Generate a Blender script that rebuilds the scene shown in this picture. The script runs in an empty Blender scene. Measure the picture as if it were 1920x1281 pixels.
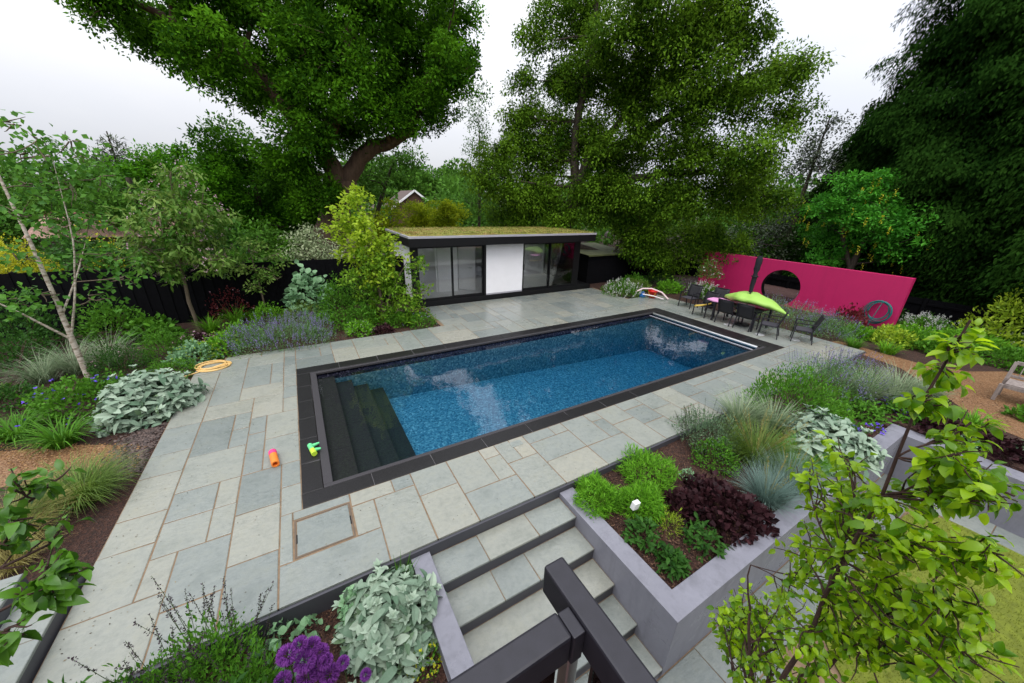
import bpy, math
import numpy as np
from math import radians as R_, sin, cos, pi

sc = bpy.context.scene
col = sc.collection

# ---------------------------------------------------------------- camera
yaw, pitch, roll, FPX, CAMH = R_(30.7707), R_(21.4445), R_(1.7913), 669.0, 4.0
def _rx(t):
    c, s = cos(t), sin(t); return np.array([[1, 0, 0], [0, c, -s], [0, s, c]])
def _rz(t):
    c, s = cos(t), sin(t); return np.array([[c, -s, 0], [s, c, 0], [0, 0, 1]])
_M = _rz(roll) @ _rx(pitch) @ np.array([[1, 0, 0], [0, 0, -1], [0, 1, 0]], float) @ _rz(yaw)
import mathutils
cam = bpy.data.cameras.new('camera')
cam.sensor_fit = 'HORIZONTAL'; cam.sensor_width = 36.0
cam.lens = 36.0 * FPX / 1920.0
cam.clip_start = 0.02; cam.clip_end = 3000
cob = bpy.data.objects.new('camera', cam); col.objects.link(cob)
_B = np.eye(4); _B[:3, 0] = _M[0]; _B[:3, 1] = -_M[1]; _B[:3, 2] = -_M[2]; _B[:3, 3] = (0, 0, CAMH)
cob.matrix_world = mathutils.Matrix(_B.tolist())
sc.camera = cob

# ---------------------------------------------------------------- world: overcast sky
w = bpy.data.worlds.new('World'); sc.world = w; w.use_nodes = True
nt = w.node_tree; nt.nodes.clear()
N = nt.nodes.new; K = nt.links.new
out = N('ShaderNodeOutputWorld')
sky = N('ShaderNodeTexSky'); sky.sky_type = 'NISHITA'; sky.sun_disc = False
SUN_EL, SUN_AZ = R_(60), R_(212)      # compass azimuth, clockwise from +Y
sky.sun_elevation = SUN_EL; sky.sun_rotation = SUN_AZ
sky.air_density = 1.0; sky.dust_density = 3.0
b1 = N('ShaderNodeBackground'); b1.inputs[1].default_value = 0.10
K(sky.outputs[0], b1.inputs[0])
tc = N('ShaderNodeTexCoord'); mp = N('ShaderNodeMapping'); mp.inputs['Scale'].default_value = (1, 1, 2.6)
nz = N('ShaderNodeTexNoise'); nz.inputs['Scale'].default_value = 1.7; nz.inputs['Detail'].default_value = 5
cr = N('ShaderNodeValToRGB')
cr.color_ramp.elements[0].position = .3; cr.color_ramp.elements[0].color = (.80, .83, .93, 1)
cr.color_ramp.elements[1].position = .7; cr.color_ramp.elements[1].color = (.97, .97, 1.0, 1)
K(tc.outputs['Generated'], mp.inputs[0]); K(mp.outputs[0], nz.inputs['Vector']); K(nz.outputs['Fac'], cr.inputs[0])
b2 = N('ShaderNodeBackground'); b2.inputs[1].default_value = .76
sz = N('ShaderNodeSeparateXYZ'); K(tc.outputs['Generated'], sz.inputs[0])      # an overcast sky is brightest overhead: (1 + 2 sin h)
mz = N('ShaderNodeMath'); mz.operation = 'MAXIMUM'; mz.inputs[1].default_value = 0; K(sz.outputs['Z'], mz.inputs[0])
mk = N('ShaderNodeMath'); mk.operation = 'MULTIPLY_ADD'; mk.inputs[1].default_value = 1.4; mk.inputs[2].default_value = .54; K(mz.outputs[0], mk.inputs[0]); K(mk.outputs[0], b2.inputs[1])
K(cr.outputs[0], b2.inputs[0])
ms = N('ShaderNodeMixShader'); ms.inputs[0].default_value = 0.88
K(b1.outputs[0], ms.inputs[1]); K(b2.outputs[0], ms.inputs[2]); K(ms.outputs[0], out.inputs[0])

sun = bpy.data.lights.new('sun', 'SUN'); sun.energy = 1.1; sun.angle = R_(40); sun.color = (1, .96, .9)
so = bpy.data.objects.new('sun', sun); col.objects.link(so)
sd = mathutils.Vector((sin(SUN_AZ) * cos(SUN_EL), cos(SUN_AZ) * cos(SUN_EL), sin(SUN_EL)))
so.rotation_euler = sd.to_track_quat('Z', 'Y').to_euler(); so.location = (0, -10, 30)

sc.view_settings.view_transform = 'Standard'; sc.view_settings.look = 'None'
sc.view_settings.gamma = 1; sc.view_settings.use_curve_mapping = False
sc.view_settings.exposure = 0.5
sc.render.engine = 'CYCLES'
sc.cycles.max_bounces = 10; sc.cycles.transparent_max_bounces = 16
sc.cycles.diffuse_bounces = 7; sc.cycles.glossy_bounces = 4; sc.cycles.caustics_reflective = False; sc.cycles.caustics_refractive = False

# ---------------------------------------------------------------- mesh builder
UP = np.array([0, 0, 1.0])
def nrm(a):
    return a / (np.linalg.norm(a, axis=-1, keepdims=True) + 1e-9)
def rng_(s): return np.random.default_rng(s)

class MB:
    """collects vertex and face arrays; build() links ONE mesh object"""
    def __init__(s): s.v = []; s.q = []; s.t = []; s.tint = []; s.n = 0
    def add(s, V, F, tint=.5):
        V = np.asarray(V, float).reshape(-1, 3); F = np.asarray(F, int)
        if len(V) == 0 or len(F) == 0: return s
        (s.q if F.shape[1] == 4 else s.t).append(F + s.n)
        tt = np.empty(len(V)); tt[:] = tint
        s.v.append(V); s.tint.append(tt); s.n += len(V); return s
    def build(s, name, mat, parent=None, smooth=False, loc=None):
        me = bpy.data.meshes.new(name)
        V = np.concatenate(s.v) if s.v else np.zeros((0, 3))
        if loc is not None: V = V - np.array(loc)
        q = np.concatenate(s.q) if s.q else np.zeros((0, 4), int)
        t = np.concatenate(s.t) if s.t else np.zeros((0, 3), int)
        me.vertices.add(len(V)); me.vertices.foreach_set('co', V.astype(np.float32).ravel())
        L = np.concatenate([q.ravel(), t.ravel()]).astype(np.int32)
        me.loops.add(len(L)); me.loops.foreach_set('vertex_index', L)
        st = np.concatenate([np.arange(len(q)) * 4, len(q) * 4 + np.arange(len(t)) * 3]).astype(np.int32)
        me.polygons.add(len(st)); me.polygons.foreach_set('loop_start', st)
        me.polygons.foreach_set('use_smooth', np.full(len(st), smooth))
        me.update(calc_edges=True); me.validate()
        a = me.attributes.new('tint', 'FLOAT', 'POINT')
        a.data.foreach_set('value', np.concatenate(s.tint).astype(np.float32))
        me.materials.append(mat)
        o = bpy.data.objects.new(name, me); col.objects.link(o)
        if loc is not None: o.location = loc
        if parent is not None: o.parent = parent
        return o
    # ---- shapes
    def box(s, x0, y0, z0, x1, y1, z1, tint=.5):
        V = [(x0, y0, z0), (x1, y0, z0), (x1, y1, z0), (x0, y1, z0), (x0, y0, z1), (x1, y0, z1), (x1, y1, z1), (x0, y1, z1)]
        return s.add(V, [(0, 3, 2, 1), (4, 5, 6, 7), (0, 1, 5, 4), (1, 2, 6, 5), (2, 3, 7, 6), (3, 0, 4, 7)], tint)
    def quad(s, a, b, c, d, tint=.5): return s.add([a, b, c, d], [(0, 1, 2, 3)], tint)
    def tube(s, P, r, seg=8, tint=.5, cap=True):
        P = np.asarray(P, float); n = len(P); r = np.broadcast_to(np.asarray(r, float), (n,))
        T = nrm(np.gradient(P, axis=0)); ref = np.array([0, 0, 1.0])
        if abs(T[0] @ ref) > .9: ref = np.array([1.0, 0, 0])
        u = nrm(np.cross(T[0], ref)); V = []
        for i in range(n):
            u = nrm(u - T[i] * (u @ T[i])); w_ = np.cross(T[i], u)
            a = np.linspace(0, 2 * pi, seg, endpoint=False)
            V.append(P[i] + r[i] * (np.cos(a)[:, None] * u + np.sin(a)[:, None] * w_))
        V = np.concatenate(V); F = []
        for i in range(n - 1):
            for k in range(seg):
                F.append((i * seg + k, i * seg + (k + 1) % seg, (i + 1) * seg + (k + 1) % seg, (i + 1) * seg + k))
        s.add(V, F, tint)
        if cap:
            for i0, rev in ((0, True), ((n - 1) * seg, False)):
                ring = V[i0:i0 + seg]; c = ring.mean(0); VV = np.vstack([ring, c])
                s.add(VV, [((k + 1) % seg, k, seg) if rev else (k, (k + 1) % seg, seg) for k in range(seg)], tint)
        return s
    def bar(s, a, b, w_, h=None, tint=.5):
        """square bar from a to b"""
        a = np.asarray(a, float); b = np.asarray(b, float); h = h or w_
        T = nrm(b - a); ref = UP if abs(T[2]) < .9 else np.array([0, 1.0, 0])
        u = nrm(np.cross(T, ref)) * w_ / 2; v = nrm(np.cross(u, T)) * h / 2
        V = [a - u - v, a + u - v, a + u + v, a - u + v, b - u - v, b + u - v, b + u + v, b - u + v]
        return s.add(V, [(0, 3, 2, 1), (4, 5, 6, 7), (0, 1, 5, 4), (1, 2, 6, 5), (2, 3, 7, 6), (3, 0, 4, 7)], tint)
    def lathe(s, prof, c, seg=20, tint=.5):
        a = np.linspace(0, 2 * pi, seg, endpoint=False); V = []
        for r, z in prof: V.append(np.stack([c[0] + r * np.cos(a), c[1] + r * np.sin(a), np.full(seg, c[2] + z)], 1))
        F = [(i * seg + k, i * seg + (k + 1) % seg, (i + 1) * seg + (k + 1) % seg, (i + 1) * seg + k) for i in range(len(prof) - 1) for k in range(seg)]
        return s.add(np.concatenate(V), F, tint)
    def prism(s, poly, z0, z1, tint=.5, bottom=False):
        n = len(poly); V = [(x, y, z1) for x, y in poly] + [(x, y, z0) for x, y in poly] + [(np.mean([p[0] for p in poly]), np.mean([p[1] for p in poly]), z1)]
        s.add(V, [(i, (i + 1) % n, 2 * n) for i in range(n)], tint)
        if z1 > z0: s.add(V, [(i, n + i, n + (i + 1) % n, (i + 1) % n) for i in range(n)], tint)
        return s
    # ---- foliage, all vectorised
    def leaf4(s, P, D, Nn, L, W, tint, fold=.12):
        n = len(P); D = nrm(D); S = nrm(np.cross(D, Nn)); N2 = np.cross(S, D)
        L = np.broadcast_to(L, (n,))[:, None]; W = np.broadcast_to(W, (n,))[:, None]
        V = np.stack([P, P + D * L * .45 + S * W * .5 + N2 * W * fold, P + D * L, P + D * L * .45 - S * W * .5 + N2 * W * fold], 1)
        return s.add(V.reshape(-1, 3), np.arange(4 * n).reshape(n, 4), np.repeat(np.broadcast_to(tint, (n,)), 4))
    def leafb(s, P, D, Nn, L, W, tint, droop=.25, prof=(.10, .72, 1.0, .62, .0), crease=.12, wave=0.):
        """bigger leaf with midrib crease and droop: 5 stations x 3 verts"""
        n = len(P); D = nrm(D); S = nrm(np.cross(D, Nn)); N2 = np.cross(S, D)
        L = np.broadcast_to(L, (n,)); W = np.broadcast_to(W, (n,)); droop = np.broadcast_to(droop, (n,))
        st = np.array([0, .22, .5, .8, 1.0]); V = np.empty((n, 5, 3, 3)); T = np.empty((n, 5, 3))
        tn = np.broadcast_to(tint, (n,))
        for i, (t, w_) in enumerate(zip(st, prof)):
            c = P + D * (L * t * (1 - .25 * droop * t))[:, None] - N2 * (L * droop * t * t)[:, None]
            sw = S * (W * w_ * .5)[:, None]; up = N2 * (W * w_ * crease)[:, None]
            V[:, i, 0] = c + sw + up; V[:, i, 1] = c; V[:, i, 2] = c - sw + up
            T[:, i, 0] = tn; T[:, i, 1] = tn; T[:, i, 2] = tn
        b = (np.arange(n) * 15)[:, None, None]; f = []
        for i in range(4):
            for k in range(2): f.append([i * 3 + k, i * 3 + k + 1, (i + 1) * 3 + k + 1, (i + 1) * 3 + k])
        F = (b + np.array(f)[None]).reshape(-1, 4)
        return s.add(V.reshape(-1, 3), F, T.ravel())
    def blade(s, P, az, L, W, lean0, curl, tint, nseg=5):
        n = len(P); L = np.broadcast_to(L, (n,)); W = np.broadcast_to(W, (n,))
        H = np.stack([np.cos(az), np.sin(az), np.zeros(n)], 1); S = np.stack([-np.sin(az), np.cos(az), np.zeros(n)], 1)
        c = P.copy(); V = np.empty((n, nseg + 1, 2, 3))
        for i in range(nseg + 1):
            t = i / nseg; w_ = W * (1 - .92 * t ** 1.8) * .5
            V[:, i, 0] = c + S * w_[:, None]; V[:, i, 1] = c - S * w_[:, None]
            th = lean0 + curl * (t + .5 / nseg) ** 1.3
            c = c + (H * np.sin(th)[:, None] + UP * np.cos(th)[:, None]) * (L / nseg)[:, None]
        b = (np.arange(n) * 2 * (nseg + 1))[:, None, None]
        f = np.array([[2 * i, 2 * i + 1, 2 * i + 3, 2 * i + 2] for i in range(nseg)])
        return s.add(V.reshape(-1, 3), (b + f[None]).reshape(-1, 4), np.repeat(np.broadcast_to(tint, (n,)), 2 * (nseg + 1)))
    def stems(s, A, B, r, tint=.5):
        """thin 3-sided stems"""
        A = np.asarray(A, float); B = np.asarray(B, float); n = len(A)
        T = nrm(B - A); u = nrm(np.cross(T, np.array([.3, .9, .1]))); v = np.cross(T, u); r = np.broadcast_to(r, (n,))[:, None]
        V = np.empty((n, 6, 3))
        for k in range(3):
            a = 2 * pi * k / 3; o = (u * cos(a) + v * sin(a)) * r
            V[:, k] = A + o; V[:, 3 + k] = B + o * .6
        b = (np.arange(n) * 6)[:, None, None]; f = np.array([[k, (k + 1) % 3, 3 + (k + 1) % 3, 3 + k] for k in range(3)])
        return s.add(V.reshape(-1, 3), (b + f[None]).reshape(-1, 4), tint)
    def octa(s, P, r, tint, squash=1.0, rng=None):
        P = np.asarray(P, float); n = len(P); r = np.broadcast_to(r, (n,))
        o = np.array([(1, 0, 0), (0, 1, 0), (-1, 0, 0), (0, -1, 0), (0, 0, squash), (0, 0, -squash)], float)
        V = P[:, None] + o[None] * r[:, None, None]
        if rng is not None: V = V + rng.normal(0, .18, V.shape) * r[:, None, None]
        f = np.array([(0, 1, 4), (1, 2, 4), (2, 3, 4), (3, 0, 4), (1, 0, 5), (2, 1, 5), (3, 2, 5), (0, 3, 5)])
        F = ((np.arange(n) * 6)[:, None, None] + f[None]).reshape(-1, 3)
        return s.add(V.reshape(-1, 3), F, np.repeat(np.broadcast_to(tint, (n,)), 6))

# ---------------------------------------------------------------- tagging
def tag(o, label=None, cat=None, group=None, kind=None):
    if label: o['label'] = label
    if cat: o['category'] = cat
    if group: o['group'] = group
    if kind: o['kind'] = kind
    return o
def thing(name, label, cat, loc=(0, 0, 0), rz=0, group=None):
    o = bpy.data.objects.new(name, None); col.objects.link(o); o.empty_display_size = .1
    o.location = loc; o.rotation_euler = (0, 0, rz)
    return tag(o, label, cat, group)
def part(mb, name, mat, root, smooth=False, bevel=0):
    """mesh given in world space, linked as a part of root (an unrotated thing)"""
    o = mb.build(name, mat, root, smooth)
    p = root; off = mathutils.Vector((0, 0, 0))
    while p is not None: off += p.location; p = p.parent
    me = o.data; me.transform(mathutils.Matrix.Translation(-off))
    if bevel:
        m = o.modifiers.new('bevel', 'BEVEL'); m.width = bevel; m.segments = 2; m.limit_method = 'ANGLE'
    return o
def struct(mb, name, mat, smooth=False): return tag(mb.build(name, mat, None, smooth), kind='structure')
def copy_tree(o, parent=None):
    c = o.copy(); col.objects.link(c); c.parent = parent
    for ch in [x for x in o.children]:
        copy_tree(ch, c)
    return c

# ---------------------------------------------------------------- materials
def newmat(name):
    m = bpy.data.materials.new(name); m.use_nodes = True; n = m.node_tree
    return m, n, n.nodes['Principled BSDF'], n.nodes['Material Output']
def ramp(n, stops):
    r = n.nodes.new('ShaderNodeValToRGB'); e = r.color_ramp.elements
    while len(e) < len(stops): e.new(.5)
    for k, (p, c) in enumerate(stops): e[k].position = p; e[k].color = (*c, 1) if len(c) == 3 else c
    return r
def noise(n, scale, detail=4, rough=.6, vec=None):
    t = n.nodes.new('ShaderNodeTexNoise'); t.inputs['Scale'].default_value = scale; t.inputs['Detail'].default_value = detail; t.inputs['Roughness'].default_value = rough
    if vec is not None: n.links.new(vec, t.inputs['Vector'])
    return t
def objco(n):
    t = n.nodes.new('ShaderNodeTexCoord'); return t.outputs['Object']
def bump(n, h, p, strength=.3, dist=.01):
    b = n.nodes.new('ShaderNodeBump'); b.inputs['Strength'].default_value = strength; b.inputs['Distance'].default_value = dist
    n.links.new(h, b.inputs['Height']); n.links.new(b.outputs[0], p.inputs['Normal']); return b
def leafmat(name, c0, c1, rough=.5, trans=.3, spec=.35, tcol=None):
    """c0..c1 picked per leaf by the 'tint' attribute, with a little translucency"""
    m, n, p, o = newmat(name)
    a = n.nodes.new('ShaderNodeAttribute'); a.attribute_name = 'tint'
    r = ramp(n, [(0, c0), (1, c1)]); n.links.new(a.outputs['Fac'], r.inputs[0]); n.links.new(r.outputs[0], p.inputs['Base Color'])
    p.inputs['Roughness'].default_value = rough; p.inputs['Specular IOR Level'].default_value = spec
    if trans:
        t = n.nodes.new('ShaderNodeBsdfTranslucent'); mx = n.nodes.new('ShaderNodeMixShader'); mx.inputs[0].default_value = trans
        h = n.nodes.new('ShaderNodeHueSaturation'); h.inputs['Value'].default_value = 1.25; h.inputs['Hue'].default_value = .49
        n.links.new(r.outputs[0], h.inputs['Color']); n.links.new(h.outputs[0], t.inputs['Color'])
        n.links.new(p.outputs[0], mx.inputs[1]); n.links.new(t.outputs[0], mx.inputs[2]); n.links.new(mx.outputs[0], o.inputs['Surface'])
    return m
def plain(name, c, rough=.5, metal=0, spec=.5, var=.12, vscale=6, bumpk=0, bscale=60, c2=None):
    m, n, p, o = newmat(name); co = objco(n)
    t = noise(n, vscale, 5, .6, co); c2 = c2 or tuple(min(1, x * (1 + var)) for x in c)
    r = ramp(n, [(.3, tuple(x * (1 - var) for x in c)), (.7, c2)]); n.links.new(t.outputs['Fac'], r.inputs[0]); n.links.new(r.outputs[0], p.inputs['Base Color'])
    p.inputs['Roughness'].default_value = rough; p.inputs['Metallic'].default_value = metal; p.inputs['Specular IOR Level'].default_value = spec
    if bumpk:
        t2 = noise(n, bscale, 3, .6, co); bump(n, t2.outputs['Fac'], p, bumpk, .004)
    return m
def barkmat(name, c, c2, scale=9):
    m, n, p, o = newmat(name); co = objco(n)
    mp = n.nodes.new('ShaderNodeMapping'); mp.inputs['Scale'].default_value = (1, 1, .25); n.links.new(co, mp.inputs[0])
    t = noise(n, scale, 6, .7, mp.outputs[0]); r = ramp(n, [(.35, c), (.65, c2)]); n.links.new(t.outputs['Fac'], r.inputs[0]); n.links.new(r.outputs[0], p.inputs['Base Color'])
    p.inputs['Roughness'].default_value = .85; bump(n, t.outputs['Fac'], p, .8, .02); return m

def mulchmat():
    m, n, p, o = newmat('mulch'); co = objco(n)
    v = n.nodes.new('ShaderNodeTexVoronoi'); v.inputs['Scale'].default_value = 45; n.links.new(co, v.inputs['Vector'])
    t = noise(n, 2.2, 4, .6, co)
    r = ramp(n, [(0, (.014, .006, .004)), (.5, (.055, .020, .011)), (.85, (.09, .036, .020)), (1, (.17, .10, .06))]); n.links.new(v.outputs['Color'], r.inputs[0])
    mx = n.nodes.new('ShaderNodeMixRGB'); mx.blend_type = 'MULTIPLY'; mx.inputs[0].default_value = .7
    r2 = ramp(n, [(.3, (.55, .5, .5)), (.7, (1, 1, 1))]); n.links.new(t.outputs['Fac'], r2.inputs[0])
    n.links.new(r.outputs[0], mx.inputs[1]); n.links.new(r2.outputs[0], mx.inputs[2]); n.links.new(mx.outputs[0], p.inputs['Base Color'])
    p.inputs['Roughness'].default_value = .75; bump(n, v.outputs['Distance'], p, 1, .03); return m
def gravelmat(name, stops, scale=55):
    m, n, p, o = newmat(name); co = objco(n)
    v = n.nodes.new('ShaderNodeTexVoronoi'); v.inputs['Scale'].default_value = scale; n.links.new(co, v.inputs['Vector'])
    r = ramp(n, stops); n.links.new(v.outputs['Color'], r.inputs[0]); n.links.new(r.outputs[0], p.inputs['Base Color'])
    p.inputs['Roughness'].default_value = .6; bump(n, v.outputs['Distance'], p, 1, -.02); return m
def stonemat():
    m, n, p, o = newmat('sandstone'); co = objco(n)
    a = n.nodes.new('ShaderNodeAttribute'); a.attribute_name = 'tint'
    r = ramp(n, [(0, (.158, .178, .165)), (.25, (.20, .225, .212)), (.5, (.242, .264, .242)), (.75, (.28, .29, .25)), (1, (.325, .318, .265))])
    n.links.new(a.outputs['Fac'], r.inputs[0])
    t = noise(n, 2.3, 7, .62, co); t2 = noise(n, 14, 6, .65, co)
    r2 = ramp(n, [(.25, (.78, .80, .79)), (.5, (1, 1, 1)), (.75, (1.0, .98, .92))]); n.links.new(t.outputs['Fac'], r2.inputs[0])
    r3 = ramp(n, [(.3, (.84, .85, .86)), (.55, (1, 1, 1)), (.8, (1.0, .97, .9))]); n.links.new(t2.outputs['Fac'], r3.inputs[0])
    m1 = n.nodes.new('ShaderNodeMixRGB'); m1.blend_type = 'MULTIPLY'; m1.inputs[0].default_value = 1
    m2 = n.nodes.new('ShaderNodeMixRGB'); m2.blend_type = 'MULTIPLY'; m2.inputs[0].default_value = 1
    n.links.new(r.outputs[0], m1.inputs[1]); n.links.new(r2.outputs[0], m1.inputs[2]); n.links.new(m1.outputs[0], m2.inputs[1]); n.links.new(r3.outputs[0], m2.inputs[2])
    n.links.new(m2.outputs[0], p.inputs['Base Color'])
    # wet film: rain-wet patches are glossier
    t3 = noise(n, .9, 5, .6, co); r4 = ramp(n, [(.38, (.13,) * 3), (.5, (.46,) * 3)]); n.links.new(t3.outputs['Fac'], r4.inputs[0]); 
    sx = n.nodes.new('ShaderNodeSeparateXYZ'); n.links.new(co, sx.inputs[0])      # the terrace by the garden room lies wetter
    mr = n.nodes.new('ShaderNodeMapRange'); mr.inputs['From Min'].default_value = 9; mr.inputs['From Max'].default_value = 11.5; mr.inputs['To Min'].default_value = 1; mr.inputs['To Max'].default_value = .26
    n.links.new(sx.outputs['Y'], mr.inputs['Value']); mm = n.nodes.new('ShaderNodeMath'); mm.operation = 'MULTIPLY'; n.links.new(r4.outputs[0], mm.inputs[0]); n.links.new(mr.outputs[0], mm.inputs[1]); n.links.new(mm.outputs[0], p.inputs['Roughness'])
    p.inputs['Specular IOR Level'].default_value = .5
    mp = n.nodes.new('ShaderNodeMapping'); mp.inputs['Scale'].default_value = (1, 1.8, 1); n.links.new(co, mp.inputs[0])
    t5 = noise(n, 11, 8, .6, mp.outputs[0]); bump(n, t5.outputs['Fac'], p, .6, .014); return m
def tilemat(name, stops, cells, rough=.25):
    """mosaic: one random colour per small square tile, thin grout"""
    m, n, p, o = newmat(name); co = objco(n)
    mul = n.nodes.new('ShaderNodeVectorMath'); mul.operation = 'MULTIPLY'; mul.inputs[1].default_value = (cells,) * 3; n.links.new(co, mul.inputs[0])
    fl = n.nodes.new('ShaderNodeVectorMath'); fl.operation = 'FLOOR'; n.links.new(mul.outputs[0], fl.inputs[0])
    wn = n.nodes.new('ShaderNodeTexWhiteNoise'); wn.noise_dimensions = '3D'; n.links.new(fl.outputs[0], wn.inputs['Vector'])
    r = ramp(n, stops); n.links.new(wn.outputs['Value'], r.inputs[0]); n.links.new(r.outputs[0], p.inputs['Base Color'])
    p.inputs['Roughness'].default_value = rough; return m

def walled(name, c, rough, k, rmin=.22):
    """painted render: trowel mottling, faint rain streaks running down, damp patches"""
    m, n, p, o = newmat(name); co = objco(n)
    t = noise(n, 1.3, 6, .6, co); mp = n.nodes.new('ShaderNodeMapping'); mp.inputs['Scale'].default_value = (5, 5, .35); n.links.new(co, mp.inputs[0]); t2 = noise(n, 1.6, 4, .6, mp.outputs[0]); t3 = noise(n, 14, 4, .6, co)
    r1 = ramp(n, [(.32, tuple(x * (1 - k) for x in c)), (.62, c)]); n.links.new(t.outputs['Fac'], r1.inputs[0])
    r2 = ramp(n, [(.32, (1 - k,) * 3), (.5, (1, 1, 1)), (.72, (1, 1, 1))]); n.links.new(t2.outputs['Fac'], r2.inputs[0]); r3 = ramp(n, [(.3, (1 - k * .5,) * 3), (.6, (1, 1, 1))]); n.links.new(t3.outputs['Fac'], r3.inputs[0])
    m1 = n.nodes.new('ShaderNodeMixRGB'); m1.blend_type = 'MULTIPLY'; m1.inputs[0].default_value = 1; m2 = n.nodes.new('ShaderNodeMixRGB'); m2.blend_type = 'MULTIPLY'; m2.inputs[0].default_value = 1
    n.links.new(r1.outputs[0], m1.inputs[1]); n.links.new(r2.outputs[0], m1.inputs[2]); n.links.new(m1.outputs[0], m2.inputs[1]); n.links.new(r3.outputs[0], m2.inputs[2]); n.links.new(m2.outputs[0], p.inputs['Base Color'])
    t4 = noise(n, 2.6, 5, .6, co); r4 = ramp(n, [(.36, (rmin,) * 3), (.46, (rough,) * 3)]); n.links.new(t4.outputs['Fac'], r4.inputs[0]); n.links.new(r4.outputs[0], p.inputs['Roughness'])
    t5 = noise(n, 38, 5, .65, co); bump(n, t5.outputs['Fac'], p, .25, .006); return m

M = {}
M['mulch'] = mulchmat()
M['stone'] = stonemat()
M['grout'] = plain('sand_mortar', (.20, .135, .08), .9, var=.25, vscale=12, bumpk=.4, bscale=90)
M['coping'] = plain('black_granite', (.008, .0075, .008), .4, spec=.35, var=.5, vscale=45, bumpk=.25, bscale=160, c2=(.019, .0175, .019))
M['coping_lip'] = plain('honed_black_granite', (.036, .033, .037), .6, var=.4, vscale=70, bumpk=.3, bscale=160)
M['riser'] = plain('slate_grey_paint', (.055, .055, .066), .5, var=.1, vscale=3, bumpk=.1)
M['render'] = walled('grey_render', (.238, .238, .278), .5, .16)
M['poolfloor'] = tilemat('blue_mosaic', [(0, (.06, .18, .27)), (.35, (.105, .275, .385)), (.7, (.17, .37, .46)), (.92, (.25, .47, .56)), (1, (.42, .63, .71))], 26)
M['poolband'] = tilemat('purple_mosaic', [(0, (.012, .014, .035)), (.5, (.035, .035, .075)), (.85, (.07, .06, .12)), (1, (.2, .19, .28))], 34)
M['poolstep'] = plain('dark_slate_tread', (.030, .029, .028), .6, spec=.2, var=.35, vscale=25)
M['black'] = plain('black_paint', (.004, .004, .005), .5, spec=.3, var=.2, vscale=5)
M['blackrail'] = plain('black_coated_rail', (.014, .013, .019), .45, var=.2, vscale=30, bumpk=.12, bscale=500)
M['white'] = plain('white_render', (.92, .91, .94), .7, var=.03, vscale=2)
M['white_in'] = plain('white_emulsion', (.94, .94, .93), .8, var=.02)
M['floor_in'] = plain('pale_floor', (.80, .81, .80), .45, var=.06, vscale=3)
M['alu'] = plain('aluminium', (.50, .49, .54), .4, metal=.3, var=.05)
M['steel'] = plain('steel', (.6, .6, .6), .3, metal=1, var=.05)
M['fence'] = plain('black_stained_boards', (.003, .003, .0042), .85, spec=.12, var=.35, vscale=8)
M['magenta'] = walled('magenta_render', (.56, .010, .12), .6, .06, .5)
M['fabric'] = plain('black_mesh_fabric', (.017, .017, .02), .7, var=.15, vscale=40)
M['fabric_grey'] = plain('charcoal_mesh_fabric', (.05, .048, .06), .7, var=.1, vscale=40)
M['gravel'] = gravelmat('golden_gravel', [(0, (.10, .042, .014)), (.4, (.21, .10, .038)), (.75, (.29, .155, .07)), (1, (.38, .27, .15))], 48)
M['wood'] = barkmat('weathered_teak', (.20, .165, .15), (.34, .29, .265), 14)
M['deck'] = barkmat('red_brown_deck', (.07, .03, .028), (.11, .055, .05), 7)
M['bark'] = barkmat('dark_bark', (.028, .021, .015), (.08, .06, .042))
M['bark_oak'] = barkmat('oak_bark', (.055, .032, .021), (.15, .092, .06), 5)
M['bark_grey'] = barkmat('grey_bark', (.08, .06, .04), (.20, .15, .10), 14)
M['twig'] = barkmat('red_twig', (.035, .016, .012), (.075, .036, .026), 30)
M['lawn'] = plain('lawn_turf', (.14, .17, .012), .9, var=.25, vscale=9, bumpk=.8, bscale=90)

def birchmat():
    m, n, p, o = newmat('birch_bark'); co = objco(n)
    mp = n.nodes.new('ShaderNodeMapping'); mp.inputs['Scale'].default_value = (3, 3, 9); n.links.new(co, mp.inputs[0])
    t = noise(n, 2.4, 5, .65, mp.outputs[0]); r = ramp(n, [(.30, (.035, .026, .02)), (.40, (.30, .24, .17)), (.52, (.55, .48, .40)), (.75, (.66, .62, .56))]); n.links.new(t.outputs['Fac'], r.inputs[0]); n.links.new(r.outputs[0], p.inputs['Base Color']); p.inputs['Roughness'].default_value = .7; return m
M['birch'] = birchmat()
def glassmat(name, tint=(.93, .96, .96), refl=1.0):
    m, n, p, o = newmat(name); n.nodes.remove(p)
    tr = n.nodes.new('ShaderNodeBsdfTransparent'); tr.inputs[0].default_value = (*tint, 1)
    gl = n.nodes.new('ShaderNodeBsdfGlossy'); gl.inputs['Roughness'].default_value = .01
    fr = n.nodes.new('ShaderNodeFresnel'); fr.inputs[0].default_value = 1.6; mx = n.nodes.new('ShaderNodeMixShader')
    mu = n.nodes.new('ShaderNodeMath'); mu.operation = 'MULTIPLY'; mu.inputs[1].default_value = refl; mu.use_clamp = True
    n.links.new(fr.outputs[0], mu.inputs[0]); n.links.new(mu.outputs[0], mx.inputs[0]); n.links.new(tr.outputs[0], mx.inputs[1]); n.links.new(gl.outputs[0], mx.inputs[2]); n.links.new(mx.outputs[0], o.inputs['Surface']); return m
M['glass'] = glassmat('glass', (.985, .99, .99), refl=1.35)
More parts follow.
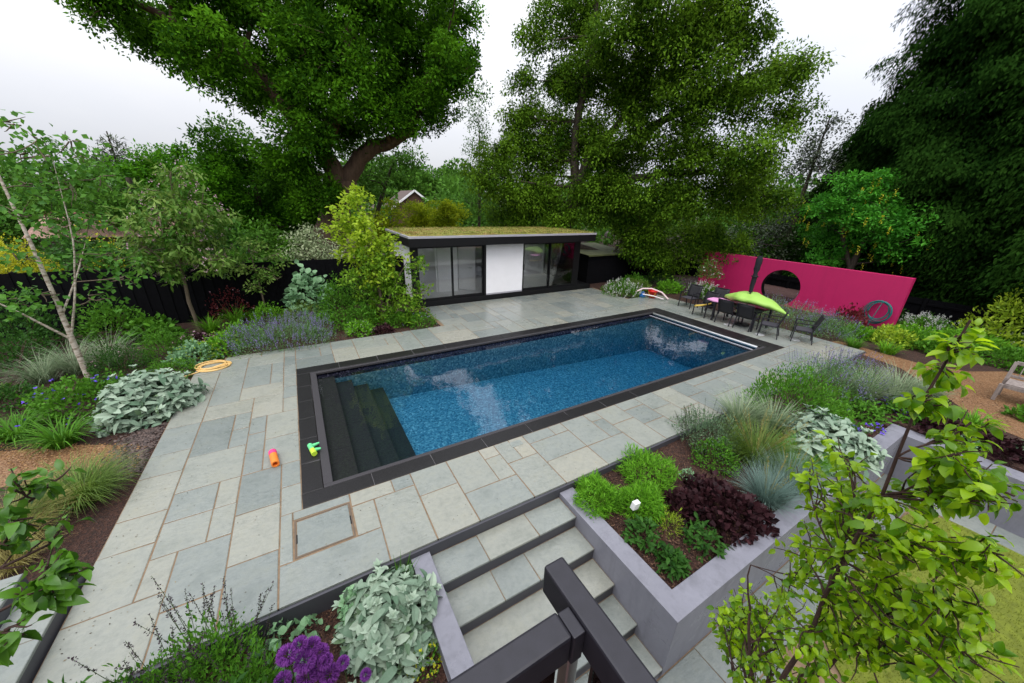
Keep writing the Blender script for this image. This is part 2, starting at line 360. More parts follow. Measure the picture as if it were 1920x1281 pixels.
def watermat():
    m, n, p, o = newmat('pool_water'); n.nodes.remove(p); co = objco(n)
    tr = n.nodes.new('ShaderNodeBsdfTransparent'); tr.inputs[0].default_value = (.96, .98, .99, 1)
    gl = n.nodes.new('ShaderNodeBsdfGlossy'); gl.inputs['Roughness'].default_value = .002
    fr = n.nodes.new('ShaderNodeFresnel'); fr.inputs[0].default_value = 1.55; mx = n.nodes.new('ShaderNodeMixShader')
    t = noise(n, 1.6, 3, .5, co); t2 = noise(n, 7, 3, .55, co)
    ad = n.nodes.new('ShaderNodeMath'); ad.operation = 'MULTIPLY_ADD'; ad.inputs[1].default_value = .07; n.links.new(t2.outputs['Fac'], ad.inputs[0]); n.links.new(t.outputs['Fac'], ad.inputs[2])
    b = n.nodes.new('ShaderNodeBump'); b.inputs['Strength'].default_value = .22; b.inputs['Distance'].default_value = .035; n.links.new(ad.outputs[0], b.inputs['Height'])
    n.links.new(b.outputs[0], gl.inputs['Normal']); n.links.new(b.outputs[0], fr.inputs['Normal'])
    n.links.new(fr.outputs[0], mx.inputs[0]); n.links.new(tr.outputs[0], mx.inputs[1]); n.links.new(gl.outputs[0], mx.inputs[2]); n.links.new(mx.outputs[0], o.inputs['Surface'])
    va = n.nodes.new('ShaderNodeVolumeAbsorption'); va.inputs[0].default_value = (.24, .68, .83, 1); va.inputs[1].default_value = .58; n.links.new(va.outputs[0], o.inputs['Volume']); return m
M['water'] = watermat()
def sedummat():
    m, n, p, o = newmat('sedum_mat'); co = objco(n)
    t = noise(n, 1.1, 6, .7, co); r = ramp(n, [(.3, (.17, .20, .025)), (.48, (.26, .25, .04)), (.6, (.30, .22, .06)), (.75, (.30, .13, .07))]); n.links.new(t.outputs['Fac'], r.inputs[0])
    n.links.new(r.outputs[0], p.inputs['Base Color']); p.inputs['Roughness'].default_value = .9; t2 = noise(n, 30, 4, .6, co); bump(n, t2.outputs['Fac'], p, 1, .04); return m
M['sedum'] = sedummat()
def flat(name, c, rough=.45): return plain(name, c, rough, var=.05)

# ================================================================ THE SETTING
PX0, PX1, PY0, PY1 = -.11, 11.95, 4.95, 9.02          # pool opening
CX0, CX1, CY0, CY1 = -.52, 12.66, 4.58, 9.46          # coping outside
TERR = -1.05                                           # sunken courtyard level
def sheet(lines_x, lines_y, z, holes):
    mb = MB()
    for i in range(len(lines_x) - 1):
        for j in range(len(lines_y) - 1):
            cx, cy = (lines_x[i] + lines_x[i + 1]) / 2, (lines_y[j] + lines_y[j + 1]) / 2
            if any(a < cx < b and c < cy < d for a, b, c, d in holes): continue
            x0, x1, y0, y1 = lines_x[i], lines_x[i + 1], lines_y[j], lines_y[j + 1]
            mb.quad((x0, y0, z), (x1, y0, z), (x1, y1, z), (x0, y1, z))
    return mb
gx = [-2000, -5.6, -2.62, PX0 - .05, .58, 2.84, 9.83, 10.2, PX1 + .05, 2000]
gy = [-2000, -9, 1.15, 1.42, 3.245, 4.93, PY0 - .02, PY1 + .05, 2000]
g = sheet(gx, gy, -.05, [(PX0 - .05, PX1 + .05, PY0 - .02, PY1 + .05), (-2.62, .58, -9, 3.245), (.58, 2.84, -9, 3.245), (2.84, 9.83, -9, 3.245), (9.83, 10.2, -9, 1.42)])
struct(g, 'ground', M['mulch'])
b = MB(); b.quad((-2.62, -9, -.30), (.575, -9, -.30), (.575, 3.24, -.29), (-2.62, 3.24, -.29))
struct(b, 'lower_flower_bed_soil', M['mulch'])

# ---- paving slabs, each a block over a mortar bed
xl = np.concatenate([np.linspace(-2.6, CX0, 9)[:-1], np.linspace(CX0, CX1, 46)[:-1], np.linspace(CX1, 14.7, 8)])
yl = np.concatenate([np.linspace(3.25, CY0, 6)[:-1], np.linspace(CY0, CY1, 18)[:-1], np.linspace(CY1, 11.05, 6)[:-1], np.linspace(11.05, 13.46, 9)])
nx, ny = len(xl) - 1, len(yl) - 1
xc, yc = (xl[1:] + xl[:-1]) / 2, (yl[1:] + yl[:-1]) / 2
X, Y = np.meshgrid(xc, yc, indexing='ij')
free = np.ones((nx, ny), bool)
free[(X > CX0) & (X < CX1) & (Y > CY0) & (Y < CY1)] = False
free[(Y > 11.05) & ((X < 3.75) | (X > 12.75))] = False
free[(X < -2.1) & (Y > 10.6)] = False
mh = (X > -.79) & (X < .07) & (Y > 3.78) & (Y < 4.59)
region = free.copy(); free[mh] = False
sl = MB(); rg = rng_(5)
def slab(mb, x0, y0, x1, y1, z1, th=.03, gap=.008, t=None, rg=rg):
    d = rg.normal(0, .0015, 4); t = rg.beta(3.6, 2.9) if t is None else t
    j = rg.normal(0, .0025, 8)
    x0 += gap; y0 += gap; x1 -= gap; y1 -= gap
    c = .012   # worn arris: a narrow chamfer
    P = [(x0 + j[0], y0 + j[1]), (x1 + j[2], y0 + j[3]), (x1 + j[4], y1 + j[5]), (x0 + j[6], y1 + j[7])]
    cx, cy = (x0 + x1) / 2, (y0 + y1) / 2
    V = [(px + c * np.sign(cx - px) * .5, py + c * np.sign(cy - py) * .5, z1 + d[k]) for k, (px, py) in enumerate(P)]
    V += [(px, py, z1 - .004 + d[k]) for k, (px, py) in enumerate(P)] + [(px, py, z1 - th) for px, py in P]
    F = [(0, 1, 2, 3)] + [(a + 4, (a + 1) % 4 + 4, (a + 1) % 4, a) for a in range(4)] + [(a + 8, (a + 1) % 4 + 8, (a + 1) % 4 + 4, a + 4) for a in range(4)]
    mb.add(V, F, t)
sizes = [((3, 2), 9), ((2, 3), 7), ((2, 2), 5), ((4, 2), 5), ((3, 3), 4), ((2, 4), 2), ((4, 3), 2), ((2, 1), .5), ((1, 2), .5), ((3, 1), .5), ((1, 1), .005)]
jr = np.zeros((nx, ny), bool); jt = np.zeros((nx, ny), bool)
for j in range(ny):
    for i in range(nx):
        if not free[i, j]: continue
        ok = [(s, wt) for s, wt in sizes if i + s[0] <= nx and j + s[1] <= ny and free[i:i + s[0], j:j + s[1]].all()]
        pr = []
        for s, wt in ok:   # stagger the joints
            if j and jr[i + s[0] - 1, j - 1]: wt *= .2
            if i and jt[i - 1, j + s[1] - 1]: wt *= .12
            pr.append(wt)
        pr = np.array(pr); s = ok[rg.choice(len(ok), p=pr / pr.sum())][0]
        free[i:i + s[0], j:j + s[1]] = False; jr[i + s[0] - 1, j:j + s[1]] = True; jt[i:i + s[0], j + s[1] - 1] = True
        slab(sl, xl[i], yl[j], xl[i + s[0]], yl[j + s[1]], 0)
slab(sl, -.78, 3.782, -.635, 4.58, 0); slab(sl, -.635, 4.425, .066, 4.58, 0)
struct(sl, 'patio_paving', M['stone'])
mo = MB()
for x0, x1, y0, y1 in [(-2.6, CX0 + .01, 3.26, 10.6), (CX0 + .01, CX1 - .01, 3.26, CY0 + .01), (CX1 - .01, 14.7, 3.26, 11.05), (CX0 + .01, CX1 - .01, CY1 - .01, 11.05), (-2.1, CX0 + .01, 10.6, 11.05), (3.76, 12.75, 11.05, 13.46)]:
    mo.quad((x0, y0, -.007), (x1, y0, -.007), (x1, y1, -.007), (x0, y1, -.007))
struct(mo, 'patio_mortar', M['grout'])
ed = MB(); ed.box(-2.6, 3.22, -.6, 2.85, 3.254, -.026); ed.box(2.853, 3.22, -.4, 14.7, 3.254, -.026); ed.box(-2.612, 4.93, -.3, -2.585, 10.6, -.026); ed.box(14.69, 3.26, -.3, 14.715, 11.05, -.026)
struct(ed, 'patio_edge', M['riser'])

# ---- lift-out slab over the pump chamber, and the skimmer lid
t = thing('access_cover', 'lift-out grey paving slab in a slotted frame by the near corner of the pool', 'manhole cover', (-.28, 4.1, 0))
f = MB()
for a in [(-.62, 3.80, .05, 3.817), (-.62, 4.393, .05, 4.41), (-.62, 3.817, -.603, 4.393), (.033, 3.817, .05, 4.393)]: f.box(a[0], a[1], -.03, a[2], a[3], -.002)
part(f, 'frame', plain('cover_frame', (.12, .09, .065), .8), t)
f = MB(); slab(f, -.602, 3.818, .032, 4.392, .001, t=.3); part(f, 'slab', M['stone'], t)
for xx in (-.600, .020):
    f = MB(); f.box(xx, 4.02, -.028, xx + .012, 4.16, .003); part(f, 'lifting_slot', M['black'], t)
f = MB(); f.box(2.68, 4.36, .002, 2.90, 4.5, .005); tag(f.build('skimmer_lid', M['stone']), 'small square lid let into the paving halfway along the near side of the pool', 'lid')

# ---- pool
cp = MB(); rg2 = rng_(9); LIP = .13
def cslab(x0, y0, x1, y1): slab(cp, x0, y0, x1, y1, .004, .05, .0042, t=.5, rg=rg2)
for k in range(14):
    x0 = CX0 + (CX1 - CX0) * k / 14; x1 = CX0 + (CX1 - CX0) * (k + 1) / 14
    cslab(x0, CY0, x1, PY0 - LIP * .6); cslab(x0, PY1 + LIP * .6, x1, CY1)
for k in range(6):
    y0 = PY0 - LIP * .6 + (PY1 - PY0 + LIP * 1.2) * k / 6; y1 = PY0 - LIP * .6 + (PY1 - PY0 + LIP * 1.2) * (k + 1) / 6
    cslab(CX0, y0, PX0 - LIP, y1); cslab(PX1 + .16, y0, CX1, y1)
struct(cp, 'pool_coping', M['coping'])
cj = MB()
for a in ((CX0 + .005, CY0 + .005, CX1 - .005, PY0 - LIP * .6 - .004), (CX0 + .005, PY1 + LIP * .6 + .004, CX1 - .005, CY1 - .005), (CX0 + .005, PY0 - LIP * .6, PX0 - LIP - .004, PY1 + LIP * .6), (PX1 + .164, PY0 - LIP * .6, CX1 - .005, PY1 + LIP * .6)): cj.box(a[0], a[1], -.05, a[2], a[3], -.004)
struct(cj, 'coping_joint_mortar', plain('grey_joint', (.13, .125, .13), .8))
lp = MB(); L2 = LIP * .6
lp.box(PX0 - LIP + .003, PY0 - L2 + .003, -.09, PX1 + .157, PY0, .001); lp.box(PX0 - LIP + .003, PY1, -.09, PX1 + .157, PY1 + L2 - .003, .001)
lp.box(PX0 - LIP + .003, PY0 + .001, -.09, PX0, PY1 - .001, .001)
o = struct(lp, 'pool_coping_lip', M['coping_lip']); m = o.modifiers.new('bevel', 'BEVEL'); m.width = .008; m.segments = 2
wl = MB(); ZF, ZD = -1.08, -1.6
def wall(a, b_, z0, z1): wl.quad((*a, z0), (*b_, z0), (*b_, z1), (*a, z1))
CR = [(PX0, PY0), (PX1, PY0), (PX1, PY1), (PX0, PY1)]
for k in range(4): wall(CR[k], CR[(k + 1) % 4], -.24, -.05)
struct(wl, 'pool_waterline_band', M['poolband']); wl = MB()
for k in range(4): wall(CR[k], CR[(k + 1) % 4], -2.4, -.241)
struct(wl, 'pool_wall', M['poolfloor'])
fl = MB(); fl.quad((PX0, PY0, ZF), (PX1, PY0, ZD), (PX1, PY1, ZD), (PX0, PY1, ZF))
struct(fl, 'pool_floor', M['poolfloor'])
st = MB(); ex = [PX0, .26, .64, 1.0, 1.37]; ez = [-.17, -.36, -.55, -.76]
for k in range(4):
    for q in range(4):
        y0 = PY0 + (PY1 - PY0) * q / 4; y1 = PY0 + (PY1 - PY0) * (q + 1) / 4
        st.box(ex[k] + (.002 if k else 0), y0 + .002, -1.2, ex[k + 1], y1 - .002, ez[k])
struct(st, 'pool_steps', M['poolstep'])
wt = MB(); wt.box(PX0 - .012, PY0 - .012, -2.5, PX1 + .012, PY1 + .012, -.08); struct(wt, 'pool_water', M['water'])
t = thing('pool_drain', 'round dark drain on the floor of the pool at its far end', 'drain', (9.4, 6.6, -1.46))
d = MB(); d.lathe([(.0, .03), (.17, .03), (.19, .0)], (9.4, 6.6, -1.48), 24); part(d, 'grille', M['black'], t)
t = thing('cover_roller', 'bright metal slat bar of the pool cover under the far end of the coping', 'pool cover', (11.9, 6.98, -.05))
d = MB(); d.tube([(11.90, PY0 + .05, -.028), (11.90, PY1 - .05, -.028)], .05, 16); part(d, 'bar', M['steel'], t, True)
d = MB(); d.box(11.68, PY0 + .04, -.085, 11.725, PY1 - .04, -.068); part(d, 'leading_edge', M['alu'], t)
d = MB(); d.box(11.985, PY0 - .05, -.03, 12.09, PY1 + .05, .0); part(d, 'slot_lid', M['coping'], t)
d = MB(); d.tube([(9.9, 6.0, -1.46), (10.05, 5.93, -1.46), (10.2, 5.97, -1.48), (10.4, 5.87, -1.49)], .03, 6); tag(d.build('dive_toy', flat('pink_toy', (.6, .12, .35))), 'small pink toy sunk on the pool floor near the far end', 'toy')
for s_, c_, l_ in ((-1, .05, 1),):
    d = MB(); d.lathe([(0, .0), (.07, 0), (.09, -.01)], (0, 0, 0), 16)

# ---- garden steps down to the courtyard
tr = MB(); rs = MB(); gm = MB(); rg3 = rng_(21); NS = 5; RI, TR = .185, .41
for k in range(1, NS + 1):
    z = -RI * k; y1 = 3.22 - TR * (k - 1); y0 = y1 - TR
    cuts = [.82] + sorted(rg3.choice([1.15, 1.45, 1.7, 1.95, 2.2, 2.5], 2, replace=False)) + [2.835]
    if cuts[2] - cuts[1] < .35: cuts[2] = min(2.45, cuts[1] + .6)
    for a, c in zip(cuts[:-1], cuts[1:]): slab(tr, a, y0 - .012, c, y1 - .004, z, .03, .006, t=.62 + rg3.normal(0, .12), rg=rg3)
    gm.quad((.815, y0 - .002, z - .008), (2.838, y0 - .002, z - .008), (2.838, y1 - .001, z - .008), (.815, y1 - .001, z - .008))
    rs.box(.815, y0 + .004, z - RI - .05, 2.838, y0 + .03, z - .028)
struct(tr, 'step_treads', M['stone']); struct(rs, 'step_risers', M['riser']); struct(gm, 'step_mortar', M['grout'])
# ---- steps rising at the left end of the patio
tr = MB(); rs = MB(); gm = MB(); SE = 4.66
for k in range(1, 4):
    z = .155 * k; x1 = -2.615 - .36 * (k - 1); x0 = x1 - (.36 if k < 3 else 1.2)
    for a, c in ((1.0, 2.2), (2.2, 3.05), (3.05, 3.9), (3.9, SE - .002)):
        slab(tr, x0 - .006, a, x1 + .008, c, z, .03, .005, t=.45 + rg3.normal(0, .1), rg=rg3)
    gm.quad((x0, 1, z - .008), (x1, 1, z - .008), (x1, SE - .004, z - .008), (x0, SE - .004, z - .008))
    rs.box(x0 if k == 3 else x1 - .37, 1.0, z - .2, x1, SE, z - .028)
struct(tr, 'side_step_treads', M['stone']); struct(rs, 'side_step_risers', M['riser']); struct(gm, 'side_step_mortar', M['grout'])

# ---- grey rendered walls
t = thing('planter_wall', 'grey rendered planter wall with a mitred corner beside the garden steps', 'wall', (2.84, 1.19, TERR))
a = MB(); zt = -.10
def ring(mb, P, z0, z1):
    mb.add([(x, y, z1) for x, y in P] + [(x, y, z0) for x, y in P], [(0, 1, 2, 3)] + [(k + 4, (k + 1) % 4 + 4, (k + 1) % 4, k) for k in range(4)])
LP = [(2.84, 1.158), (9.83, 1.158), (9.83, 1.42), (3.09, 1.42), (3.09, 3.215), (2.84, 3.215)]
a.add([(x, y, zt) for x, y in LP] + [(x, y, TERR - .1) for x, y in LP], [(0, 1, 2, 3), (0, 3, 4, 5)] + [(k + 6, (k + 1) % 6 + 6, (k + 1) % 6, k) for k in range(6)])
part(a, 'rendered_wall', M['render'], t, bevel=.005)
b = MB(); ring(b, [(9.832, -9), (10.2, -9), (10.2, 1.42), (9.832, 1.42)], TERR - .1, zt)
o = b.build('retaining_wall', M['render']); m = o.modifiers.new('bevel', 'BEVEL'); m.width = .004
tag(o, 'grey rendered retaining wall along the far right side of the sunken lawn', 'wall')
b = MB(); ring(b, [(.58, 1.1), (.812, 1.1), (.812, 3.218), (.58, 3.218)], TERR - .1, -.095)
o = b.build('step_side_wall', M['render']); m = o.modifiers.new('bevel', 'BEVEL'); m.width = .004
tag(o, 'low grey rendered wall at the left side of the garden steps beside the silver leaved mound', 'wall')
b = MB(); b.quad((3.085, 1.41, -.17), (9.84, 1.41, -.10), (9.84, 3.23, -.075), (3.085, 3.23, -.15)); b.quad((9.836, 1.41, -.3), (9.836, 3.24, -.3), (9.836, 3.24, -.05), (9.836, 1.41, -.05)); b.quad((10.202, -9, -.3), (10.202, 1.43, -.3), (10.202, 1.43, -.05), (10.202, -9, -.05)); b.quad((9.83, 1.422, -.3), (10.21, 1.422, -.3), (10.21, 1.422, -.05), (9.83, 1.422, -.05)); struct(b, 'planter_soil', M['mulch'])

# ---- courtyard
cy = MB(); rg4 = rng_(33); y = 1.15
xs = [.58]
while xs[-1] < 9.3: xs.append(xs[-1] + rg4.choice([.45, .6, .75, .9]))
xs[-1] = 9.83
for a, c in zip(xs[:-1], xs[1:]):
    slab(cy, a, .58, c, 1.15, TERR, .03, .006, t=.2 + rg4.normal(0, .12), rg=rg4)
yy = .58
while yy > -6:
    h = rg4.choice([.5, .7, .9]); slab(cy, 9.25, yy - h, 9.83, yy, TERR, .03, .006, t=.3 + rg4.normal(0, .1), rg=rg4); yy -= h
for x0 in np.arange(.58, 3.9, .6):
    yy = .58
    while yy > -3: h = rg4.choice([.6, .75, .9]); slab(cy, x0, yy - h, x0 + .6, yy, TERR, .03, .006, t=.35 + rg4.normal(0, .12), rg=rg4); yy -= h
struct(cy, 'courtyard_paving', M['stone'])
b = MB(); b.quad((.58, -9, TERR - .012), (9.83, -9, TERR - .012), (9.83, 1.16, TERR - .012), (.58, 1.16, TERR - .012)); struct(b, 'courtyard_mortar', M['grout'])
lw = MB(); pl = []
def arc(cx, cy_, r, a0, a1, n=10): return [(cx + r * cos(R_(a0 + (a1 - a0) * k / n)), cy_ + r * sin(R_(a0 + (a1 - a0) * k / n))) for k in range(n + 1)]
LAWN = arc(8.55, -.12, .68, 0, 90) + arc(5.6, -.62, 1.18, 90, 180) + [(4.42, -6), (9.23, -6)]
lw.prism(LAWN, TERR, TERR + .02); struct(lw, 'lawn', M['lawn'])
# gravel paths
gv = MB(); gv.prism([(-2.95, 6.8), (-3.05, 7.55), (-3.7, 7.9), (-5, 8.35), (-8, 9.2), (-8, 7.9), (-4.5, 7.2), (-3.6, 6.85)], -.044, -.044)
struct(gv, 'left_gravel_path', M['gravel'])
gv = MB(); gv.prism([(14.7, 4.2), (14.1, 2.3), (12.9, 1.25), (11.9, .5), (11.6, -.4), (12.5, -4), (18, -4), (16.6, .8), (15.6, 1.3), (15.1, 2.2), (15.2, 4.1)], -.045, -.045)
struct(gv, 'right_gravel_path', M['gravel'])
lt = MB(); rgl = rng_(77); n = 220; P = np.stack([rgl.uniform(-2.55, -.6, n), rgl.uniform(3.3, 10.4, n), np.full(n, .004)], 1); P[:140, 0] = -2.55 + np.abs(rgl.normal(0, .35, 140)); P = P[P[:, 0] < -.56]
P2 = np.stack([rgl.uniform(-.4, 12.5, 300), rgl.uniform(3.3, 4.5, 300), np.full(300, .004)], 1); P3 = np.stack([rgl.uniform(-.4, 12.5, 300), rgl.uniform(9.55, 13.3, 300), np.full(300, .004)], 1)[::2]; P3 = P3[(P3[:, 1] < 11) | (P3[:, 0] > 3.8)]; P = np.concatenate([P, P2, P3])
dn = rgl.normal(0, 1, P.shape); dn[:, 2] *= .12; lt.leaf4(P, dn, UP + rgl.normal(0, .2, P.shape), rgl.uniform(.010, .026, len(P)), rgl.uniform(.006, .013, len(P)), rgl.random(len(P)) ** 2)
tag(lt.build('leaf_litter', leafmat('dead_leaf', (.03, .02, .012), (.28, .22, .13), .8, 0)), 'dark specks of leaf litter and bark scattered on the paving', 'leaf litter', kind='stuff')
gs = MB(); rg5 = rng_(4); n = 5200
P = np.stack([rg5.uniform(-5.2, -2.75, n), rg5.uniform(6.3, 8.6, n), np.full(n, -.04)], 1)
keep = (P[:, 1] < 6.0 - .55 * P[:, 0] - .1) & (P[:, 1] > 4.9 - .62 * P[:, 0] + .05 + .15 * np.sin(P[:, 0] * 5)); P = P[keep]
gs.octa(P, rg5.uniform(.007, .017, len(P)), rg5.random(len(P)), .6, rg5)
m = leafmat('pebble', (.11, .045, .014), (.40, .23, .095), .6, 0); tag(gs.build('left_gravel', m), 'golden gravel stones on the left path', 'gravel', kind='stuff')
gs = MB(); n = 1500; P = np.stack([rg5.normal(-2.88, .16, n), rg5.uniform(6.5, 8.1, n), np.full(n, -.04)], 1); P = P[P[:, 0] < -2.63]
gs.octa(P, rg5.uniform(.012, .032, len(P)), rg5.random(len(P)), .6, rg5)
tag(gs.build('dark_stones', leafmat('dark_pebble', (.03, .022, .02), (.14, .10, .085), .6, 0)), 'dark stones between the gravel and the paving', 'stones', kind='stuff')
# bark chips
ch = MB(); rg6 = rng_(6)
def chips(x0, x1, y0, y1, z, n):
    P = np.stack([rg6.uniform(x0, x1, n), rg6.uniform(y0, y1, n), np.full(n, z) + rg6.uniform(.004, .02, n)], 1)
    D = rg6.normal(0, 1, (n, 3)); D[:, 2] *= .3; Nn = rg6.normal(0, .5, (n, 3)) + UP
    ch.leaf4(P, D, Nn, rg6.uniform(.02, .055, n), rg6.uniform(.008, .02, n), rg6.random(n) ** 2)
chips(3.1, 5.6, 1.43, 3.2, -.145, 5200); chips(5.6, 9.8, 1.43, 3.2, -.10, 2500); chips(-1.6, .56, 2.2, 3.2, -.295, 2600); chips(-.6, 3.7, 11.1, 12.6, -.05, 1800); chips(10.2, 14, .2, 3.2, -.05, 1500)
tag(ch.build('bark_chips', leafmat('bark_chip', (.03, .012, .007), (.20, .11, .065), .8, 0)), 'brown bark chips over the flower beds', 'bark chips', kind='stuff')
# grass blades on the sunken lawn
gb = MB(); rg7 = rng_(7); n = 26000; P = np.stack([rg7.uniform(4.5, 9.2, n), rg7.uniform(-3.2, .55, n), np.full(n, TERR + .018)], 1)
keep = ~((P[:, 0] < 5.6) & (P[:, 1] > -.62) & (np.hypot(P[:, 0] - 5.6, P[:, 1] + .62) > 1.18)); P = P[keep]; n = len(P)
gb.blade(P, rg7.uniform(0, 2 * pi, n), rg7.uniform(.02, .045, n), .005, .2, rg7.uniform(.2, 1, n), rg7.random(n), 2)
tag(gb.build('lawn_grass', leafmat('lawn_blade', (.10, .15, .008), (.27, .29, .03), .6, .3)), 'short yellow-green grass of the sunken lawn', 'grass', kind='stuff')

# ================================================================ POOL HOUSE
H = thing('pool_house', 'white and black garden room with sliding glass doors and a green sedum roof', 'garden room', (8.0, 15, 0))
Y0, YF, YB = 13.5, 13.62, 16.7
p = MB(); p.box(3.72, Y0, -.05, 12.56, YB, .20); part(p, 'plinth', M['black'], H, bevel=.006)
p = MB(); p.box(3.80, YF + .04, .203, 11.78, YB - .12, .215); part(p, 'floor', M['floor_in'], H)
p = MB(); p.box(3.66, YF - .02, .2, 3.70, YB, 2.36); p.box(3.70, YB - .12, .2, 11.8, YB, 2.36); part(p, 'wall', M['white'], H)
p = MB(); p.box(3.70, YF + .05, .215, 3.72, YB - .12, 2.33); p.box(3.72, YB - .14, .215, 11.7, YB - .121, 2.33); part(p, 'inner_wall', M['white_in'], H)
p = MB(); p.box(3.72, YF + .05, 2.33, 11.7, YB - .14, 2.355); part(p, 'ceiling', M['white_in'], H)
# roof: fascia, aluminium trim, sedum
p = MB(); p.box(3.42, 13.08, 2.36, 12.2, YB + .1, 2.655); part(p, 'fascia', M['black'], H)
p = MB(); p.box(3.40, 13.06, 2.656, 12.22, YB + .12, 2.735); part(p, 'roof_trim', M['alu'], H, bevel=.006)
p = MB(); rg8 = rng_(8); nn = 46; xs = np.linspace(3.46, 12.16, nn); ys = np.linspace(13.11, YB + .06, 22)
V = np.array([(x, y, 2.745 + .05 * min(1, 8 * min(i, j, nn - 1 - i, 21 - j) / 22) + rg8.normal(0, .008)) for i, x in enumerate(xs) for j, y in enumerate(ys)])
p.add(V, [(i * 22 + j, (i + 1) * 22 + j, (i + 1) * 22 + j + 1, i * 22 + j + 1) for i in range(nn - 1) for j in range(21)])
rf = part(p, 'sedum_roof', M['sedum'], H, True)
n = 9000; P = np.stack([rg8.uniform(3.48, 12.14, n), rg8.uniform(13.12, YB + .04, n), np.full(n, 2.77)], 1)
D = rg8.normal(0, .6, (n, 3)); D[:, 2] = rg8.uniform(.5, 1.2, n)
p = MB(); p.leaf4(P, D, rg8.normal(0, 1, (n, 3)), rg8.uniform(.03, .075, n), .03, np.clip(.45 + .3 * np.sin(P[:, 0] * 1.3) * np.cos(P[:, 1] * 2) + rg8.normal(0, .25, n), 0, 1))
o = part(p, 'sedum_tufts', leafmat('sedum_tuft', (.12, .20, .02), (.30, .20, .07), .7, .15), H); o['kind'] = 'stuff'
# front: posts, white panel, two sliding door pairs
for x0, x1 in ((3.57, 3.80), (6.60, 6.70), (8.50, 8.56), (11.44, 11.74)):
    p = MB(); p.box(x0, YF - .06, .2, x1, YF + .06, 2.36); part(p, 'post', M['black'], H, bevel=.004)
p = MB(); p.box(6.70, YF - .07, .27, 8.50, YF - .01, 2.30); part(p, 'front_panel', M['white'], H)
p = MB(); p.box(6.70, YF - .08, .205, 8.50, YF, .268); part(p, 'panel_sill', M['alu'], H)
def door(x0, x1, yy, hx=None):
    d = MB(); w_ = .055
    d.box(x0, yy - .025, .205, x0 + w_, yy + .025, 2.30); d.box(x1 - w_, yy - .025, .205, x1, yy + .025, 2.30)
    d.box(x0 + w_, yy - .025, .205, x1 - w_, yy + .025, .30); d.box(x0 + w_, yy - .025, 2.25, x1 - w_, yy + .025, 2.30)
    o = part(d, 'sliding_door', M['black'], H)
    d = MB(); d.box(x0 + w_, yy - .006, .30, x1 - w_, yy + .006, 2.25); part(d, 'pane', M['glass'], o)
    if hx: d = MB(); d.tube([(hx, yy - .03, 1.15), (hx, yy - .07, 1.15), (hx, yy - .07, 1.4), (hx, yy - .03, 1.4)], .012, 6); part(d, 'handle', M['black'], o)
door(3.80, 5.24, YF - .03); door(5.18, 6.60, YF + .03, 6.56); door(8.56, 10.05, YF + .03, 8.60); door(9.98, 11.44, YF - .03)
# glazed right end
d = MB(); d.box(11.70, YF + .06, .2, 11.74, YF + .12, 2.33); d.box(11.70, 15.0, .2, 11.74, 15.08, 2.33); d.box(11.70, 16.5, .2, 11.74, 16.58, 2.33); d.box(11.70, YF + .12, .2, 11.74, 16.5, .27); o = part(d, 'side_frame', M['white_in'], H)
d = MB(); d.box(11.714, YF + .12, .27, 11.726, 15.0, 2.33); d.box(11.714, 15.08, .27, 11.726, 16.5, 2.33); part(d, 'pane', M['glass'], o)
# interior
for bb in ((5.0, 14.75, 5.9, 14.85), (4.93, 14.85, 5.0, 16.55), (7.05, 14.2, 7.15, 16.55), (8.85, 15.0, 8.95, 16.55)): d = MB(); d.box(bb[0], bb[1], .215, bb[2], bb[3], 2.33); part(d, 'partition', M['white_in'], H)
d = MB(); d.bar((6.0, 14.9, 1.27), (6.55, 14.35, 1.27), .04, 2.05); o = part(d, 'inner_door', M['white_in'], H)
d = MB(); d.tube([(6.42, 14.42, 1.25), (6.38, 14.38, 1.25), (6.29, 14.47, 1.25)], .013, 6); part(d, 'handle', M['steel'], o)
d = MB(); d.box(9.2, 16.44, .9, 9.32, 16.55, 1.5); d.box(9.6, 16.4, 1.15, 9.85, 16.55, 1.2); part(d, 'wall_fitting', M['black'], H)

# ---- green roofed shed beyond
S = thing('shed', 'low black shed with a green planted roof to the right of the white garden room', 'shed', (14.6, 15.9, 0))
p = MB(); p.box(13.1, 14.4, -.05, 16.2, 17.4, 1.48); part(p, 'wall', M['fence'], S)
p = MB(); p.add([(12.95, 14.25, 1.5), (16.35, 14.25, 1.5), (16.35, 17.6, 1.72), (12.95, 17.6, 1.72)], [(0, 1, 2, 3)]); p.box(12.95, 14.22, 1.44, 16.35, 14.248, 1.515); o = part(p, 'roof', plain('mossy_felt', (.075, .085, .03), .9, var=.35, vscale=3, bumpk=.6, bscale=25), S)

